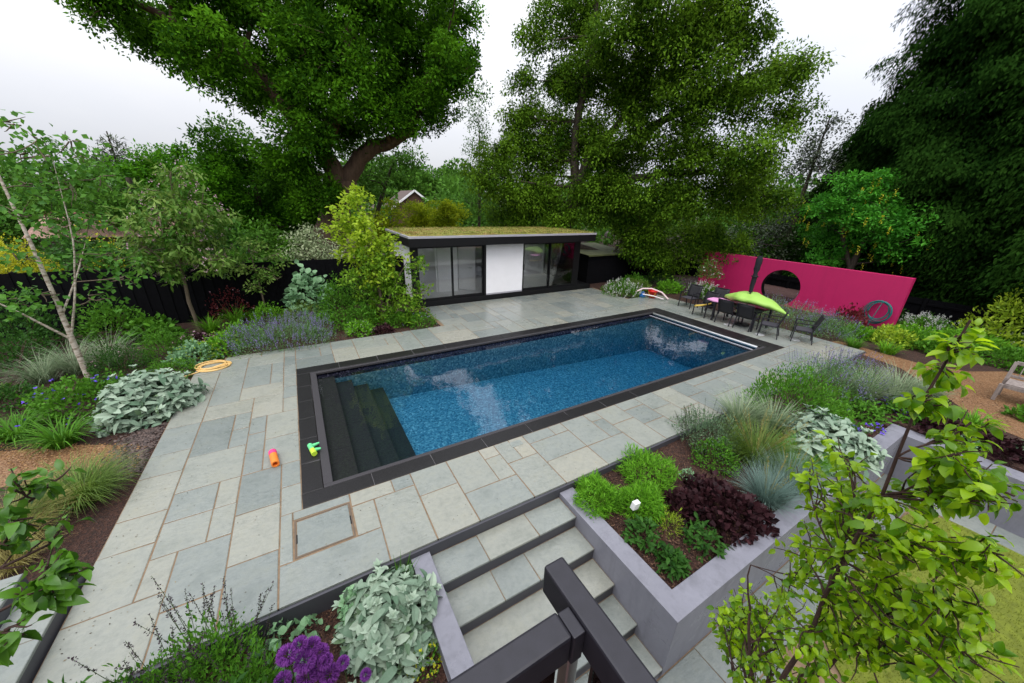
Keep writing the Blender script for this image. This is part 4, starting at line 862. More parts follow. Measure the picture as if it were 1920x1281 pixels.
def spiky(name, label, cat, x, y, z, R, h, leaf, flower, n, nsp, group=None, L=.045, W=.02, sp=.2, fl=.016, ell=1.0, fper=16, spread=1.0):
    """leafy mound with flower spikes rising from it"""
    t = put(name, label, cat, (x, y, z), group); r = nr_(); leafy(t, 'foliage', G[leaf], R, h * .85, n, L, W, r, up=.6, ell=ell, inner=.35)
    d, P = dome(r, nsp, R * .95, h * .8, .85); P[:, 1] *= ell; D = nrm(d * .5 * spread + UP * .9 + r.normal(0, .18, (nsp, 3))); E_ = P + D * (sp * r.uniform(.7, 1.4, nsp))[:, None]
    m = MB(); m.stems(P - D * .1, E_, .003); m.build('stems', G['stem'], t)
    q = fper; S = np.repeat(P, q, 0) + np.repeat(E_ - P, q, 0) * r.uniform(.25, 1.02, nsp * q)[:, None] + r.normal(0, fl * .35, (nsp * q, 3)); m = MB()
    m.leaf4(S, r.normal(0, 1, (nsp * q, 3)) + UP * .3, r.normal(0, 1, (nsp * q, 3)), fl * r.uniform(.7, 1.5, nsp * q), fl * .75, r.random(nsp * q)); m.build('flower_spikes', G[flower], t)['kind'] = 'stuff'; return t
def lambs(label, x, y, z, R, h, n, L, ell=1.0, group='silver leaved mounds'):
    """mound of overlapping woolly leaves, the young ones upright in small rosettes"""
    t = put('lambs_ear', label, 'plant', (x, y, z), group); r = nr_(); m = MB()
    d, P = dome(r, n, R, h, .70); P[:, 1] *= ell; az = r.uniform(0, 2 * pi, n); side = np.stack([np.cos(az), np.sin(az), np.zeros(n)], 1); o = d.copy(); o[:, 2] = 0
    up = r.uniform(.05, .75, n); D = side * .55 + o * .75 + UP * up[:, None]; s = r.uniform(.6, 1.15, n)
    m.leafb(P - D * (L * .3), D, UP * .8 + d * .8 + r.normal(0, .28, (n, 3)), L * s, L * .47 * s, np.clip(.42 + r.normal(0, .24, n), 0, 1), r.uniform(.2, 1.1, n), (.30, .80, 1.0, .78, .12), .17)
    nc = n // 22; d, P = dome(r, nc, R * .98, h * 1.02, .92); P[:, 1] *= ell; k = nc * 6; Q = np.repeat(P, 6, 0); az = np.tile(np.arange(6) * 1.05, nc) + np.repeat(r.uniform(0, 6, nc), 6); side = np.stack([np.cos(az), np.sin(az), np.zeros(k)], 1)
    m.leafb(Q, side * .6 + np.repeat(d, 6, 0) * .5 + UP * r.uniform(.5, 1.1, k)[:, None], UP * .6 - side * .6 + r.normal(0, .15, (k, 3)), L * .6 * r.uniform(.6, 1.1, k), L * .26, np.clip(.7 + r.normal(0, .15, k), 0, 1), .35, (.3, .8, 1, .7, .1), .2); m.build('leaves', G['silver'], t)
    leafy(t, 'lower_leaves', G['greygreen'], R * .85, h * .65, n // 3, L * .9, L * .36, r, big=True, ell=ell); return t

# ---------------- left border
lambs('silver woolly leaved mound on the left edge of the patio near the gravel', -3.0, 8.75, -.04, .70, .72, 1000, .19, 1.05)
bush('geranium', 'low green mound with small blue-violet flowers at the foot of the birch', 'plant', -4.15, 9.45, -.04, .78, .55, 'green', 2600, .07, .055, flowers=('violet', 55, .035))
for x, y, s, lab in ((-3.95, 8.05, 1.0, 'arching green strap leaf clump beside the left gravel path, nearest the silver mound'), (-4.7, 8.65, .95, 'arching green strap leaf clump left of the silver mound, further along the gravel'), (-5.4, 8.95, .9, 'arching green strap leaf clump cut by the left edge of the photo')):
    grass('daylily', lab, 'plant', x, y, -.04, .45, .62 * s, 'green', 210, .022, 'strap leaf clumps by the left path', curl=(.9, 2.2))
for x, y, s, lab in ((-5.35, 11.3, 1.0, 'pale striped ornamental grass left of the birch trunk'), (-4.95, 11.55, 1.2, 'tall pale striped ornamental grass just behind the birch trunk'), (-4.4, 11.75, 1.2, 'pale striped ornamental grass right of the birch trunk')):
    grass('striped_grass', lab, 'grass', x, y, -.04, .45, .9 * s, 'varieg', 300, .010, 'striped grasses by the birch', curl=(.8, 2.1))
bush('shrub', 'dark green rounded shrub right of the birch with tiny leaves', 'shrub', -4.05, 11.0, -.04, .55, .72, 'dark', 2600, .05, .025, flowers=('pinkfl', 14, .02)); bush('shrub', 'mid green leafy shrub between the dark shrub and the lime green mound', 'shrub', -3.35, 11.75, -.04, .55, .75, 'green', 2400, .06, .03)
bush('alchemilla', 'pale lime green mound with round leaves next to the catmint', 'plant', -2.75, 11.3, -.04, .5, .42, 'palegreen', 900, .085, .085, flowers=('yellowgreen', 160, .03)); bush('alchemilla', 'yellow-green frothy mound tucked against the left end of the catmint', 'plant', -2.2, 11.45, -.04, .42, .55, 'bright', 900, .07, .06, flowers=('yellowgreen', 120, .03))
bush('box_dome', 'clipped dense green dome behind the silver mound', 'shrub', -3.05, 10.35, -.04, .48, .36, 'green', 3000, .035, .02, inner=.85)
spiky('catmint', 'wide mauve flowering catmint mound spilling over the paving left of the pool', 'plant', -.75, 11.5, -.04, 1.35, .78, 'catleaf', 'mauve', 6500, 620, 'catmint mounds', ell=.62, sp=.28, L=.05)
bush('groundcover', 'low pinkish ground cover at the foot of the blossom tree', 'plant', -3.0, 12.7, -.04, .5, .22, 'purpleleaf', 900, .06, .05, flowers=('pinkfl', 120, .03))
for x, y, s, lab in ((-2.75, 13.7, 1, 'green strap leaf clump just right of the blossom tree trunk'), (-2.15, 14.3, 1.1, 'green strap leaf clump in front of the red leaved shrub')): grass('daylily', lab, 'plant', x, y, -.04, .4, .62 * s, 'bright', 170, .022, 'strap leaf clumps by the fence')
bush('red_shrub', 'loose dark red leaved shrub in front of the black fence', 'shrub', -2.3, 14.85, -.04, .62, 1.05, 'redleaf', 700, .07, .05, flowers=('pinkfl', 14, .03)); bush('shrub', 'bright green low shrub left of the blue-green big leaved plant', 'shrub', -1.25, 14.1, -.04, .55, .55, 'bright', 1400, .07, .035); bush('hydrangea', 'broad leaved green plant against the black fence, left of the blossom tree', 'plant', -4.0, 13.6, -.04, .6, .6, 'green', 420, .16, .12, big=True); bush('shrub', 'dark leafy shrub low against the fence left of the birch', 'shrub', -6.2, 12.2, -.04, .8, 1.0, 'dark', 1800, .08, .04)
bush('plume_poppy', 'blue-green plant with big lobed leaves in front of the fence', 'plant', .05, 14.5, -.04, .72, 1.45, 'palegreen', 420, .22, .20, big=True, inner=.6); bush('shrub', 'olive green grassy shrub below the blue-green big leaved plant', 'shrub', -.2, 13.6, -.04, .72, .6, 'oliveg', 1800, .09, .02); bush('viburnum', 'dark green shrub against the fence left of the yellow-green tree', 'shrub', 1.0, 13.6, -.04, .8, 1.3, 'green', 2600, .085, .045); bush('shrub', 'mid green leafy plant at the foot of the yellow-green tree, on its left', 'shrub', 1.45, 12.3, -.04, .55, .75, 'green', 1300, .08, .05)
bush('foam_flower', 'bright green plant with creamy flower plumes at the bed edge by the pool', 'plant', 1.3, 11.55, -.04, .42, .38, 'bright', 700, .075, .06, flowers=('varieg', 90, .03)); bush('heuchera', 'small dark purple leaved mound below the yellow-green tree', 'plant', 1.95, 11.35, -.04, .32, .22, 'purpleleaf', 420, .075, .07); bush('herb_clump', 'low fresh green clump at the corner of the bed beside the garden room', 'plant', 3.25, 11.55, -.04, .5, .42, 'green', 1500, .055, .03, flowers=('mauve', 20, .025))
for x, y, R, h, mt, lab in ((-5.6, 10.2, .6, .35, 'dark', 'low dark green plant at the left edge behind the strap leaves'), (-1.9, 12.4, .6, .5, 'bright', 'yellowish green leafy plant behind the left end of the catmint'), (.4, 12.5, .7, .5, 'green', 'green leafy plant behind the right end of the catmint'), (2.6, 12.0, .5, .45, 'green', 'small green plant under the right side of the yellow-green tree'), (-6.3, 10.6, .7, .55, 'oliveg', 'tawny leaved plant at the far left edge beside the striped grass')): bush('border_plant', lab, 'plant', x, y, -.04, R, h, mt, 1300, .075, .04)
bush('border_plant', 'tall dark green bush against the fence at the left, behind the striped grass', 'plant', -6.6, 13.7, -.04, .9, 1.35, 'dark', 2600, .10, .05); bush('border_plant', 'mid green bush against the fence between the birch and the blossom tree', 'plant', -5.0, 14.3, -.04, .75, .95, 'green', 2000, .09, .05)
# ---------------- near left: grasses and the shrub cut by the frame
grass('tufted_grass', 'green and straw coloured grass tuft beside the paving below the gravel', 'grass', -3.15, 6.25, -.05, .6, .75, 'oliveg', 1100, .008, curl=(.9, 2.2)); grass('tufted_grass', 'browner grass tuft left of the green one below the gravel', 'grass', -3.6, 5.8, -.05, .6, .75, 'straw', 900, .006, curl=(1, 2.3)); grass('tufted_grass', 'sparse tawny grass between the leafy shrub and the side steps', 'grass', -3.4, 5.3, -.05, .45, .5, 'straw', 360, .006, curl=(1, 2.3))
# ---------------- bed in front of the patio
lambs('big silver woolly leaved mound left of the garden steps, in front of the patio', .24, 2.7, -.31, .50, .46, 780, .16, 1.15)
def allium(name, label, hs, z0=-.3, group=None):
    x0, y0 = hs[0][0], hs[0][1]; t = put(name, label, 'flower', (x0, y0, z0), group); r = nr_()
    B_ = np.array([(a - x0, b - y0, c - z0) for a, b, c, d in hs]); A = B_ * np.array([.8, .8, 0]); m = MB(); m.stems(A, B_, .006); m.build('stem', G['stem'], t)
    for h, p_ in zip(hs, B_):
        m = MB(); ball(m, p_, h[3], 520, r, .012); m.build('flower_head', G['allium'], t)
allium('allium', 'tight cluster of deep purple globe flowers at the bottom of the photo', [(-.597, 2.35, .585, .077), (-.508, 2.39, .576, .061), (-.442, 2.43, .421, .073), (-.499, 2.35, .405, .088), (-.394, 2.39, .347, .073), (-.441, 2.43, .131, .094), (-.362, 2.35, .077, .085), (-.529, 2.39, .136, .092), (-.697, 2.43, .183, .072), (-.367, 2.35, .276, .064)])
allium('allium', 'single paler purple globe flower in front of the big silver mound', [(-.247, 2.35, .136, .057)])
allium('allium', 'small low purple globe flower at the bottom frame edge under the silver mound', [(-.09, 2.25, -.02, .05)])
bush('nasturtium', 'bright green round leaved plant spreading on the bark in front of the patio', 'plant', -.72, 2.95, -.3, .30, .26, 'palegreen', 130, .075, .08, big=True, droop=.1, up=1.0, out=.3); bush('sedum_plant', 'fleshy pale green rosettes beside the patio edge above the silver mound', 'plant', -.1, 3.02, -.3, .17, .34, 'palegreen', 240, .06, .04, big=True)
grass('iris', 'upright green sword leaves beside the wall at the top of the steps', 'plant', .42, 3.1, -.3, .22, .48, 'green', 46, .022, lean=(.0, .4), curl=(.0, .35)); bush('euphorbia', 'small yellow flowering plant at the foot of the big silver mound', 'plant', .42, 2.2, -.3, .16, .2, 'green', 200, .04, .015, flowers=('gold', 60, .02))
spiky('salvia', 'upright dark spiked plant in front of the patio, tallest in the bottom left bed', 'plant', -1.25, 2.95, -.3, .34, .98, 'green', 'darkspike', 1800, 42, 'dark spiked salvias', sp=.42, L=.055, W=.02, fl=.016, fper=44)
spiky('salvia', 'lower dark spiked plant at the bottom left, left of the tallest one', 'plant', -1.62, 2.85, -.3, .36, .92, 'green', 'darkspike', 1800, 26, 'dark spiked salvias', sp=.36, L=.055, W=.02, fl=.016, fper=40)
spiky('salvia', 'dark spiked plant at the bottom right of the tallest one, beside the bright round leaves', 'plant', -.98, 2.6, -.3, .32, .72, 'green', 'darkspike', 1600, 20, 'dark spiked salvias', sp=.34, L=.055, W=.02, fl=.016, fper=40)
bush('shrub', 'dark green leafy bush at the bottom left corner below the patio', 'shrub', -1.9, 2.5, -.4, .50, 1.1, 'dark', 2200, .10, .04); bush('shrub', 'dark green leafy plant along the bottom edge behind the purple globes', 'shrub', -1.15, 2.2, -.3, .42, .8, 'dark', 1800, .09, .035)
# ---------------- planter beside the steps
for x, y, R, h, lab in ((3.26, 2.86, .34, .32, 'fresh green feathery leaved plant spilling over the planter wall at the top of the steps'), (4.33, 2.85, .46, .40, 'fresh green feathery leaved plant against the patio edge, farthest from the steps'), (3.78, 2.45, .32, .30, 'fresh green narrow leaved plant in the middle of its group of three')):
    bush('narrow_leaved_plant', lab, 'plant', x, y, -.16, R, h, 'bright', 2800, .09, .015, 'feathery green plants in the planter', up=.2, rand=.6)
grass('crocosmia', 'upright sword leaf clump near the white garden light', 'plant', 3.36, 2.62, -.16, .15, .45, 'green', 34, .02, lean=(.0, .35), curl=(0, .3))
for x, y, R, h, lab in ((3.36, 2.07, .22, .26, 'dark green glossy leaved plant right below the white garden light'), (3.38, 1.62, .15, .20, 'small green leafy plant in the corner of the planter'), (4.0, 1.64, .24, .26, 'dark green leafy plant overhanging the front planter wall')):
    bush('leafy_plant', lab, 'plant', x, y, -.16, R, h, 'dark', 190, .10, .042, 'leafy plants in the planter corner', big=True, droop=.6)
bush('fennel', 'small bright green feathery plant in the middle of the planter', 'plant', 3.82, 2.0, -.16, .15, .30, 'yellowgreen', 500, .05, .006)
bush('heuchera', 'purple-black leaved mound in the planter, the smaller one on the left', 'plant', 4.3, 2.08, -.16, .32, .24, 'purpleleaf', 560, .085, .085, 'purple leaved mounds'); bush('heuchera', 'large purple-black leaved mound overhanging the planter wall', 'plant', 4.75, 1.78, -.16, .47, .36, 'purpleleaf', 1200, .09, .09, 'purple leaved mounds', ell=1.2)
bush('herb_clump', 'tiny light green plant on the bark in the planter', 'plant', 4.9, 2.5, -.14, .12, .18, 'palegreen', 160, .04, .02)
for x, y, R, L, n, lab in ((5.55, 1.62, .4, .58, 1100, 'blue-grey spiky grass hanging over the front planter wall, left one'), (6.15, 1.60, .42, .62, 1100, 'blue-grey spiky grass on the planter wall, right one behind the pear leaves')): grass('blue_fescue', lab, 'grass', x, y, -.13, R, L, 'blue', n, .006, 'blue grasses on the planter', lean=(.05, .9), curl=(.2, 1.0), plumes=7)
spiky('salvia', 'green plant with dark upright spikes at the corner of the patio edge', 'plant', 6.1, 2.92, -.08, .62, .58, 'greygreen', 'darkspike', 3800, 130, 'dark spiked salvias', sp=.2, L=.05, W=.018, fl=.013); bush('saxifrage', 'small bright green bush on the bark in front of the dark spiked plant', 'plant', 5.65, 2.5, -.12, .36, .42, 'green', 1500, .045, .025)
grass('hair_grass', 'loose green grass with airy straw plumes in the middle of the bed', 'grass', 6.35, 2.2, -.1, .65, .75, 'oliveg', 1300, .007, plumes=34, lean=(.05, .7)); grass('hair_grass', 'green tussock grass between the blue grass and the silver leaves', 'grass', 6.85, 1.7, -.1, .5, .6, 'bright', 800, .008)
for x, y, L, lab in ((7.1, 2.9, .85, 'cream striped grass nearest the patio edge'), (7.55, 2.5, .8, 'cream striped grass in the middle of the bed right of the other')): grass('striped_grass', lab, 'grass', x, y, -.08, .42, L, 'varieg', 460, .011, 'cream striped grasses')
bush('phlox', 'big fresh green leafy bush beside the patio on the right of the pool', 'plant', 8.6, 2.6, -.07, .95, .9, 'green', 4200, .085, .028, up=.5)
lambs('silver woolly leaved mound on the right bed behind the blue grass', 7.75, 1.75, -.1, .85, .58, 1000, .20, .75)
spiky('catmint', 'tall mauve flowering catmint right of the pool corner', 'plant', 10.4, 2.7, -.05, .95, .92, 'catleaf', 'mauve', 4600, 210, 'catmint mounds', sp=.3); spiky('catmint', 'mauve flowering catmint behind the striped grass near the patio corner', 'plant', 11.9, 2.7, -.05, .7, .6, 'catleaf', 'mauve', 2400, 160, 'catmint mounds', sp=.28)
for x, y, L, lab in ((10.75, 2.1, .95, 'big pale striped grass arching in front of the right catmint'), (11.55, 1.75, .95, 'big pale striped grass nearest the right gravel path'), (12.2, 1.45, .6, 'small pale striped grass at the gravel edge')): grass('striped_grass', lab, 'grass', x, y, -.05, .5, L, 'varieg', 460, .012, 'striped grasses by the right gravel')
bush('lavender', 'low bright green needle leaved mound below the right catmint', 'plant', 9.95, 2.3, -.06, .42, .36, 'bright', 1900, .06, .008, up=.8, inner=.7); bush('geranium', 'low plant with violet flowers at the foot of the striped grasses', 'plant', 11.0, 1.55, -.05, .28, .24, 'green', 400, .05, .04, flowers=('violet', 50, .03))
for x, y, R, mt, lab in ((9.05, 2.1, .34, 'bright', 'feathery light green plant between the silver mound and the bark'), (9.95, 1.85, .36, 'green', 'dark leafy plant on the bark behind the corner of the grey wall'), (10.6, 1.35, .34, 'green', 'leafy rosette plant on the bark right of the grey wall corner')): bush('leafy_plant', lab, 'plant', x, y, -.07, R, .3, mt, 330, .12, .045, big=True, droop=.5)
for x, y, c, lab in ((9.0, 1.72, 'violet', 'small violet pansies beside the silver mound'), (9.2, 1.62, 'redleaf', 'small dark red pansies beside the grey wall corner'), (9.5, 1.5, 'violet', 'violet flowers leaning over the corner of the grey wall')): bush('pansy', lab, 'flower', x, y, -.08, .15, .12, 'green', 120, .035, .02, flowers=(c, 22, .035))
for x, y, lab in ((10.55, .8, 'purple-black leaved mound behind the right retaining wall, nearest its corner'), (10.6, .1, 'purple-black leaved mound behind the right retaining wall, by the pear leaves')): bush('heuchera', lab, 'plant', x, y, -.05, .38, .26, 'purpleleaf', 520, .09, .09, 'purple leaved mounds')
grass('daylily', 'green strap leaf clump at the edge of the right gravel path', 'plant', 11.4, .55, -.05, .4, .45, 'bright', 150, .022); bush('shrub', 'blue-green leafy shrub behind the retaining wall at the right edge of the photo', 'shrub', 10.85, -.55, -.05, .5, .55, 'greygreen', 1200, .09, .045)
bush('ivy_mound', 'low green trailing plant along the top of the retaining wall', 'plant', 10.35, .45, -.05, .2, .16, 'palegreen', 200, .05, .04)
# ---------------- far right border
spiky('catmint', 'mauve flowering catmint in front of the magenta wall beside the chairs', 'plant', 15.4, 6.0, -.05, 1.25, 1.0, 'catleaf', 'mauve', 7500, 330, 'catmint mounds', ell=1.35, sp=.28); spiky('catmint', 'mauve flowering catmint between the armchair and the teal hose', 'plant', 15.6, 4.6, -.05, .85, .8, 'catleaf', 'mauve', 4200, 190, 'catmint mounds', sp=.26)
for x, y, R, h, lab in ((13.2, 11.95, .95, .85, 'white flowering clump at the far corner of the patio by the bucket'), (16.5, 9.85, .75, .9, 'white flowering clump behind the black chairs'), (19.5, 3.0, .8, .75, 'white flowering clump right of the magenta wall'), (20.2, 1.1, 1.1, .6, 'low spread of small white flowers at the far right')): spiky('white_flowers', lab, 'flower', x, y, -.05, R, h * .85, 'green', 'whitefl', 2600, 170, 'white flowering clumps', sp=.18, L=.08, W=.035, fl=.03, fper=12)
bush('standard_shrub', 'small yellow-green shrub with cream flowers against the left end of the magenta wall', 'shrub', 17.3, 10.3, .75, .55, .85, 'oliveg', 1100, .10, .05, flowers=('whitefl', 26, .06), inner=.3)
for x, y, R, h, mt, lab in ((14.6, 12.3, .7, .45, 'oliveg', 'low olive green plant right of the far white flowers'), (16.0, 11.4, .6, .5, 'bright', 'feathery yellow-green plant between two white flowering clumps'), (15.2, 13.0, .7, .6, 'green', 'green leafy plant in front of the shed'), (17.2, 13.0, .9, .7, 'dark', 'dark green plant at the low fence behind the white flowers'), (16.6, 3.2, .6, .5, 'yellowgreen', 'yellow-green leafy plant left of the teal hose'), (17.2, 4.55, .5, .75, 'redleaf', 'small red tinged plant against the magenta wall by the teal hose'), (17.5, 2.9, .75, .5, 'bright', 'broad leaved bright green plant under the right end of the magenta wall'), (16.9, 2.2, .7, .45, 'green', 'green ground plant beside the gravel path at the right'), (18.6, 1.9, .9, .5, 'bright', 'broad bright green plant further right of the magenta wall'), (17.6, .9, .9, .4, 'green', 'spreading green plant behind the wooden bench'), (16.4, 4.0, .5, .35, 'bright', 'low bright green plant at the patio corner'), (19.3, -.6, 1.2, .7, 'green', 'dense green plant at the right edge behind the bench'), (15.9, -.9, .7, .6, 'green', 'green shrub just behind the back of the bench'), (20.3, .2, .9, 1.0, 'dark', 'dark green shrub at the low fence at the far right'), (20.2, 4.6, .9, .9, 'dark', 'dark shrub behind the right end of the magenta wall'), (13.0, -.2, .45, .3, 'green', 'low green plant in front of the bench'), (22.9, 8.6, .6, 1.0, 'green', 'yellow-green shrub seen through the round opening')):
    bush('border_plant', lab, 'plant', x, y, -.05, R, h, mt, int(1300 * R / .7), .12 if mt != 'dark' else .09, .06)
grass('daylily', 'green strap leaf clump at the corner of the right gravel path', 'plant', 15.3, 2.9, -.05, .45, .5, 'bright', 170, .024); grass('daylily', 'green strap leaf clump left of the gravel near the patio corner', 'plant', 14.9, 3.6, -.05, .4, .45, 'green', 150, .022)
sh = [o for o in col.objects if o.name == 'standard_shrub'][0]; q = MB(); q.tube([(0, 0, -.85), (.02, 0, -.3), (0, .02, .5)], [.022, .02, .012], 6); q.build('trunk', M['bark_grey'], sh)
t = bush('spotted_laurel', 'yellow and green open shrub right of the magenta wall', 'shrub', 19.6, 1.6, -.05, .85, 1.1, 'yellowgreen', 900, .15, .07, inner=.25); leafy(t, 'top_foliage', G['yellowgreen'], .42, .9, 420, .14, .065, nr_(), inner=.1, off=(.1, -.1, 1.0))

# ================================================================ TREES
def limb(mb, a, b, r0, r1, r, bend=.12, n=7, seg=8):
    a = np.asarray(a, float); b = np.asarray(b, float); t = np.linspace(0, 1, n)[:, None]; L = np.linalg.norm(b - a); o = r.normal(0, 1, 3) * L * bend; o2 = r.normal(0, 1, 3) * L * bend * .4
    P = a + (b - a) * t + o * (t * (1 - t) * 2) + o2 * np.sin(t * 2 * pi) * .5; mb.tube(P, np.linspace(r0, r1, n), seg); return P
def tree(name, label, cat, base, trunks, blobs, mat, bark, L=.2, W=.12, dens=220, m=12, droop=-.1, group=None, clump=.22, extra=None, twigs=5, seg=10, limbr=.07, seed=1, flat_=.8, spreadlimbs=True, tuft=None):
    r = rng_(seed); base = np.asarray(base, float); t = thing(name, label, cat, tuple(base), 0, group); mb = MB(); nodes = []
    for P, rad in trunks:
        P = np.asarray(P, float); rad = np.asarray(rad, float); tt = np.linspace(0, len(P) - 1, (len(P) - 1) * 4 + 1); Q = np.stack([np.interp(tt, np.arange(len(P)), P[:, k]) for k in range(3)], 1); Q[1:-1] = (Q[:-2] + 2 * Q[1:-1] + Q[2:]) / 4 + r.normal(0, 1, Q[1:-1].shape) * np.interp(tt, np.arange(len(P)), rad)[1:-1, None] * .12
        rr = np.interp(tt, np.arange(len(P)), rad); mb.tube(Q, rr, seg); nodes += [(q, k) for q, k in zip(Q, rr)]
    NP = np.array([q for q, k in nodes]); NR = np.array([k for q, k in nodes]); lb = MB(); cr = MB()
    for bx, by, bz, br in blobs:
        c = np.array([bx, by, bz])
        if spreadlimbs:
            dd = np.linalg.norm(NP - c, axis=1) + np.maximum(0, NP[:, 2] - c[2]) * 1.2; i = dd.argmin(); limb(lb, NP[i], c, min(NR[i] * .6, limbr * max(.4, br)), .012, r)
            for q in range(twigs): limb(lb, c + r.normal(0, .15, 3) * br, c + nrm(r.normal(0, 1, 3)) * br * r.uniform(.6, 1), .012 + limbr * .12, .004, r, .15, 5, 4)
        if tuft:   # crown of separate leafy tufts, each a little dome of leaves
            ns = max(5, int(tuft[0] * br * br)); rs = tuft[1]; d = nrm(r.normal(0, 1, (ns, 3))); d[:, 2] *= flat_; k = 1 + .2 * np.sin(4 * d[:, 0] + 5 * d[:, 2] + bx)
            cc = c + d * (br * np.sqrt(r.uniform(.05, 1, ns)) * k)[:, None]; ct = np.clip(.42 + r.normal(0, .26, ns), 0, 1); m_ = tuft[2]; n = ns * m_
            e = nrm(r.normal(0, 1, (n, 3)) + UP * .45); sr = np.repeat(rs * r.uniform(.55, 1.25, ns), m_); Q = np.repeat(cc, m_, 0) + e * (sr * r.uniform(.35, 1, n) ** .5)[:, None] * np.array([1, 1, tuft[3]]) + r.normal(0, rs * .13, (n, 3)) + UP * (droop * .8 * np.hypot(e[:, 0], e[:, 1]) * sr)[:, None]
            D = e * .7 + r.normal(0, .5, (n, 3)) + UP * droop; Nn = UP * .8 + e * .7 + r.normal(0, .35, (n, 3)); cr.leaf4(Q, D, Nn, L * r.uniform(.45, 1.3, n), W * r.uniform(.6, 1.2, n), np.clip(np.repeat(ct, m_) + r.normal(0, .17, n), 0, 1)); continue
        nc = max(6, int(dens * br * br)); d = nrm(r.normal(0, 1, (nc, 3))); d[:, 2] *= flat_; k = 1 + .18 * np.sin(4 * d[:, 0] + 5 * d[:, 2] + bx) + .12 * np.sin(9 * d[:, 1] - 7 * d[:, 2] + by)
        cc = c + d * (br * np.sqrt(r.uniform(.08, 1, nc)) * k)[:, None]; ct = np.clip(.45 + r.normal(0, .18, nc), 0, 1)
        Q = np.repeat(cc, m, 0) + r.normal(0, clump * max(.35, min(1, br)), (nc * m, 3)) * np.array([1, 1, .6]); od = np.repeat(d, m, 0); n = nc * m
        D = od * .5 + r.normal(0, .6, (n, 3)) + UP * droop; Nn = UP * .9 + od * .4 + r.normal(0, .45, (n, 3)); cr.leaf4(Q, D, Nn, L * r.uniform(.6, 1.2, n), W * r.uniform(.7, 1.15, n), np.clip(np.repeat(ct, m) + r.normal(0, .14, n), 0, 1))
    def loc(mb_, nm, mt, sm): return mb_.build(nm, mt, t, sm) if mb_.n else None
    for b_ in (mb, lb, cr):
        for k in range(len(b_.v)): b_.v[k] = b_.v[k] - base
    if bark is M['birch']: loc(lb, 'limbs', M['bark_grey'], True)
    else:
        off_ = mb.n; mb.v += lb.v; mb.tint += lb.tint; mb.q += [f + off_ for f in lb.q]; mb.t += [f + off_ for f in lb.t]; mb.n += lb.n
    loc(mb, 'trunk', bark, True); loc(cr, 'crown', mat, False); return t
LM('oak', (.014, .054, .003), (.098, .265, .012), trans=.36, spec=.03); LM('beech', (.018, .055, .004), (.145, .275, .020), trans=.38, spec=.03); LM('mapl', (.018, .078, .004), (.085, .25, .010), trans=.35, spec=.03); LM('lableaf', (.025, .14, .010), (.09, .34, .028), spec=.15); LM('goldmap', (.16, .32, .012), (.46, .60, .04), trans=.4, spec=.2); LM('goldlow', (.055, .15, .008), (.20, .35, .025), trans=.38, spec=.2); LM('pear', (.08, .20, .004), (.36, .54, .012), trans=.5, rough=.35, spec=.5); LM('birchleaf', (.03, .11, .012), (.10, .26, .028), trans=.38, spec=.2); LM('cherryleaf', (.045, .14, .012), (.19, .28, .06), trans=.35, spec=.2)
LM('thuja', (.004, .016, .003), (.022, .060, .008), trans=.12, rough=.9, spec=.0); LM('farleaf', (.025, .08, .010), (.085, .20, .025), trans=.25, spec=.03); LM('yshr', (.12, .19, .008), (.36, .42, .02), trans=.35, spec=.03); LM('holly', (.02, .035, .014), (.07, .095, .045), trans=.1, rough=.4); LM('hazetree', (.10, .15, .10), (.17, .23, .15), trans=.2)
OAK = [(-4.19,19.62,9.44,0.99),(-3.31,22.0,9.75,1.46),(-1.48,18.16,8.26,1.34),(-0.67,22.23,8.45,1.58),(-2.0,18.95,10.81,1.6),(0.06,19.62,10.38,1.93),(2.38,21.51,10.76,2.18),(1.45,17.44,7.46,1.47),(0.7,17.99,6.04,1.47),(2.5,17.32,8.6,1.72),(4.58,19.0,10.47,2.11),(6.46,19.19,10.33,2.1),(6.58,16.36,8.9,1.24),(6.67,20.19,8.49,1.79),(4.92,19.58,7.93,1.78),(4.29,18.66,12.32,2.21),(8.06,19.87,12.04,1.29),(0.54,19.01,4.95,1.41),(1.14,21.97,3.9,1.48),(-4.15,19.33,10.14,0.99),(6.86,16.82,11.96,1.03),(1.6,19.45,12.38,1.88)]
MAPL = [(-2.04,23.45,6.15,1.29),(-1.32,24.82,4.86,1.97),(-2.57,22.29,4.02,1.28),(-0.7,24.84,3.0,1.86),(-2.3,22.82,2.57,1.39),(-2.77,23.11,5.39,0.84),(0.15,24.48,4.93,1.54)]
BEECH = [(10.77,16.62,11.04,1.65),(10.53,16.99,9.5,1.55),(12.22,18.98,8.04,1.48),(8.81,16.79,5.12,1.47),(10.8,18.59,3.65,1.6),(13.48,17.56,12.69,2.2),(13.58,13.91,10.81,1.93),(14.6,11.8,10.57,1.93),(16.65,10.86,10.55,1.23),(13.85,16.82,10.23,2.12),(15.42,14.71,9.58,2.13),(15.34,11.63,8.72,1.93),(17.67,10.71,8.7,1.55),(19.29,10.26,9.62,1.04),(18.48,9.13,9.57,0.6),(19.4,9.65,7.96,0.97),(14.14,18.56,7.68,1.4),(15.46,15.54,6.46,1.57),(16.3,12.37,6.72,2.01),(16.87,9.66,6.31,1.56),(15.79,12.65,4.4,2.07),(17.98,10.96,4.23,2.1),(20.57,10.2,3.81,1.67),(16.46,15.16,3.57,1.57),(16.71,11.16,2.75,1.68),(17.71,14.87,2.41,1.48),(14.27,15.21,4.85,1.32),(12.64,17.97,14.58,2.24),(14.02,12.88,13.06,2.14),(15.79,10.62,12.17,1.23)]
THIN = [(11.43,24.48,9.02,1.11),(12.04,24.97,7.59,1.53),(11.0,24.03,5.83,1.52),(12.38,24.8,4.22,1.84),(10.76,24.44,3.83,1.24),(11.53,24.28,10.17,0.61)]
